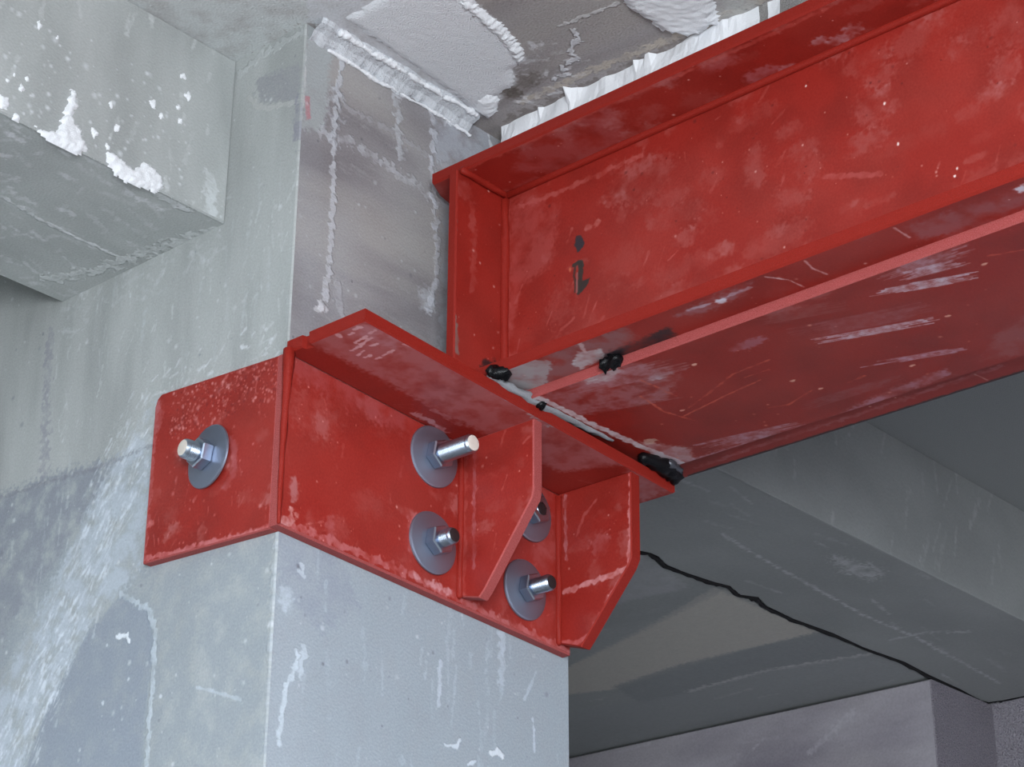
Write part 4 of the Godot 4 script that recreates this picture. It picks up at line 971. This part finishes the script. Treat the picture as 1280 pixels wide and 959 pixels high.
	h.stroke([0.0210,0.1414,0.0215,0.0717], 0.004, rgb(184, 120, 126), 0.7, 0.6, 0.4)
	h.stroke([0.1064,0.1405,0.1054,0.1021,0.1021,0.0482], 0.005, rgb(220, 150, 152), 0.8, 0.6, 0.3)
	h.stroke([0.1010,0.0460,0.0753,0.0171,0.0525,-0.0125,0.0361,-0.0189,0.0114,-0.0121], 0.005, rgb(190, 104, 106), 0.7, 0.6, 0.4)
	h.dab([0.0663,0.0779], 0.012, 0.012, rgb(178, 96, 98), 0.5)
	h.stroke([0.0354,0.0924,0.0461,0.1131,0.0619,0.1263], 0.003, rgb(184, 96, 94), 0.6, 0.6, 0.4)
	h.specks(50, 0.001, rgb(226, 170, 164), 0.8)
	obj("gusset", plate([0.012, -0.0145, 0.0400, -0.0235, 0.0470, -0.016, 0.1010, 0.0470, 0.1055, 0.056, 0.1065, 0.1455, 0.012, 0.1455], at + Vector3(0, 0, -0.3837), X, Y, Z, 0.014, h, h.material(0.5, 1.2), M.red, 0.0012), t)
	# welds: down the corner, along the gussets, and the stripped seam on the front of the seat
	obj("weld_seam", bead([at + Vector3(0.011, 0.002, 0.0095), at + Vector3(0.0115, 0.08, 0.010), at + Vector3(0.013, 0.170, 0.010)], [0.002, 0.0028, 0.0055], M.red, 8, 0.25), t)
	obj("weld_seam", bead([at + Vector3(0.0125, -0.005, -0.2225), at + Vector3(0.0125, 0.150, -0.2225)], [0.004, 0.004], M.red, 8, 0.25), t)
	obj("weld_seam", bead([at + Vector3(0.0125, -0.015, -0.3690), at + Vector3(0.0125, 0.142, -0.3690)], [0.004, 0.004], M.red, 8, 0.25), t)
	var e3: Array = [Vector3(0.1104, 0.1722, -0.1538), Vector3(0.1104, 0.1691, -0.2086), Vector3(0.1104, 0.1684, -0.2801), Vector3(0.1104, 0.1670, -0.3373)]
	obj("bare_seam", bead([at + e3[0], at + e3[1], at + e3[2], at + e3[3]], [0.003, 0.0055, 0.0045, 0.002], M.bare, 10, 0.5), t)

func bolt(label: String, at: Vector3, out: Vector3, rod_r: float, rod_len: float, tip: Material, tilt: Vector3, hot := true):
	var t := thing("anchor_bolt", label, "bolt", at, "anchor bolts of the bracket")
	var yv := (out + tilt).normalized()
	var xv := Vector3(0, 1, 0).cross(yv).normalized()
	t.basis = Basis(xv, yv, xv.cross(yv))
	var w := lathe([Vector2(0.0095, 0.0), Vector2(0.0305, 0.0), Vector2(0.0312, 0.0008), Vector2(0.0308, 0.0022), Vector2(0.0290, 0.0028), Vector2(0.018, 0.0046), Vector2(0.0095, 0.0052)], 40, M.zinc_dull)
	obj("washer", w, t)
	var n := lathe([Vector2(0.0080, 0.0050), Vector2(0.0138, 0.0050), Vector2(0.0148, 0.0058), Vector2(0.0148, 0.0150), Vector2(0.0134, 0.0162), Vector2(0.0080, 0.0162)], 6, M.zinc, 1)
	var nut := obj("nut", n, t); nut.rotation.y = 0.35
	var prof := []
	var y := 0.004
	while y < rod_len - 0.003:
		prof.append(Vector2(rod_r * 0.93, y)); prof.append(Vector2(rod_r, y + 0.0009)); y += 0.0018
	prof.append(Vector2(rod_r * 0.94, rod_len - 0.0016)); prof.append(Vector2(rod_r * 0.80, rod_len))
	var r := obj("threaded_rod", lathe(prof, 20, M.zinc), t)
	obj("rod_end", lathe([Vector2(rod_r * 0.80, rod_len), Vector2(rod_r * 0.5, rod_len + 0.0006), Vector2(0.0, rod_len + 0.0008)], 20, tip), r)

func bolts():
	bolt("single galvanised anchor bolt on the left plate of the bracket", Vector3(-0.088, 0.092, 0.0102), Vector3(0, 0, 1), 0.0095, 0.030, M.cut, Vector3(-0.10, 0.02, 0))
	bolt("longest anchor bolt, pale sawn end, upper left of the first gusset", Vector3(0.0122, 0.1265, -0.1825), Vector3(1, 0, 0), 0.0095, 0.055, M.cut, Vector3(0, -0.03, 0.05))
	bolt("short dark ended anchor bolt below the long one, left of first gusset", Vector3(0.0122, 0.0385, -0.1835), Vector3(1, 0, 0), 0.0085, 0.030, M.dark, Vector3(0, 0.02, 0.02))
	bolt("dark ended anchor bolt low between the two gussets", Vector3(0.0122, 0.0275, -0.3165), Vector3(1, 0, 0), 0.0085, 0.036, M.dark, Vector3(0, 0.0, 0.0))
	bolt("anchor bolt half hidden behind the edge of the first gusset", Vector3(0.0122, 0.1120, -0.3250), Vector3(1, 0, 0), 0.0085, 0.0165, M.dark, Vector3(0, 0.0, 0.0))
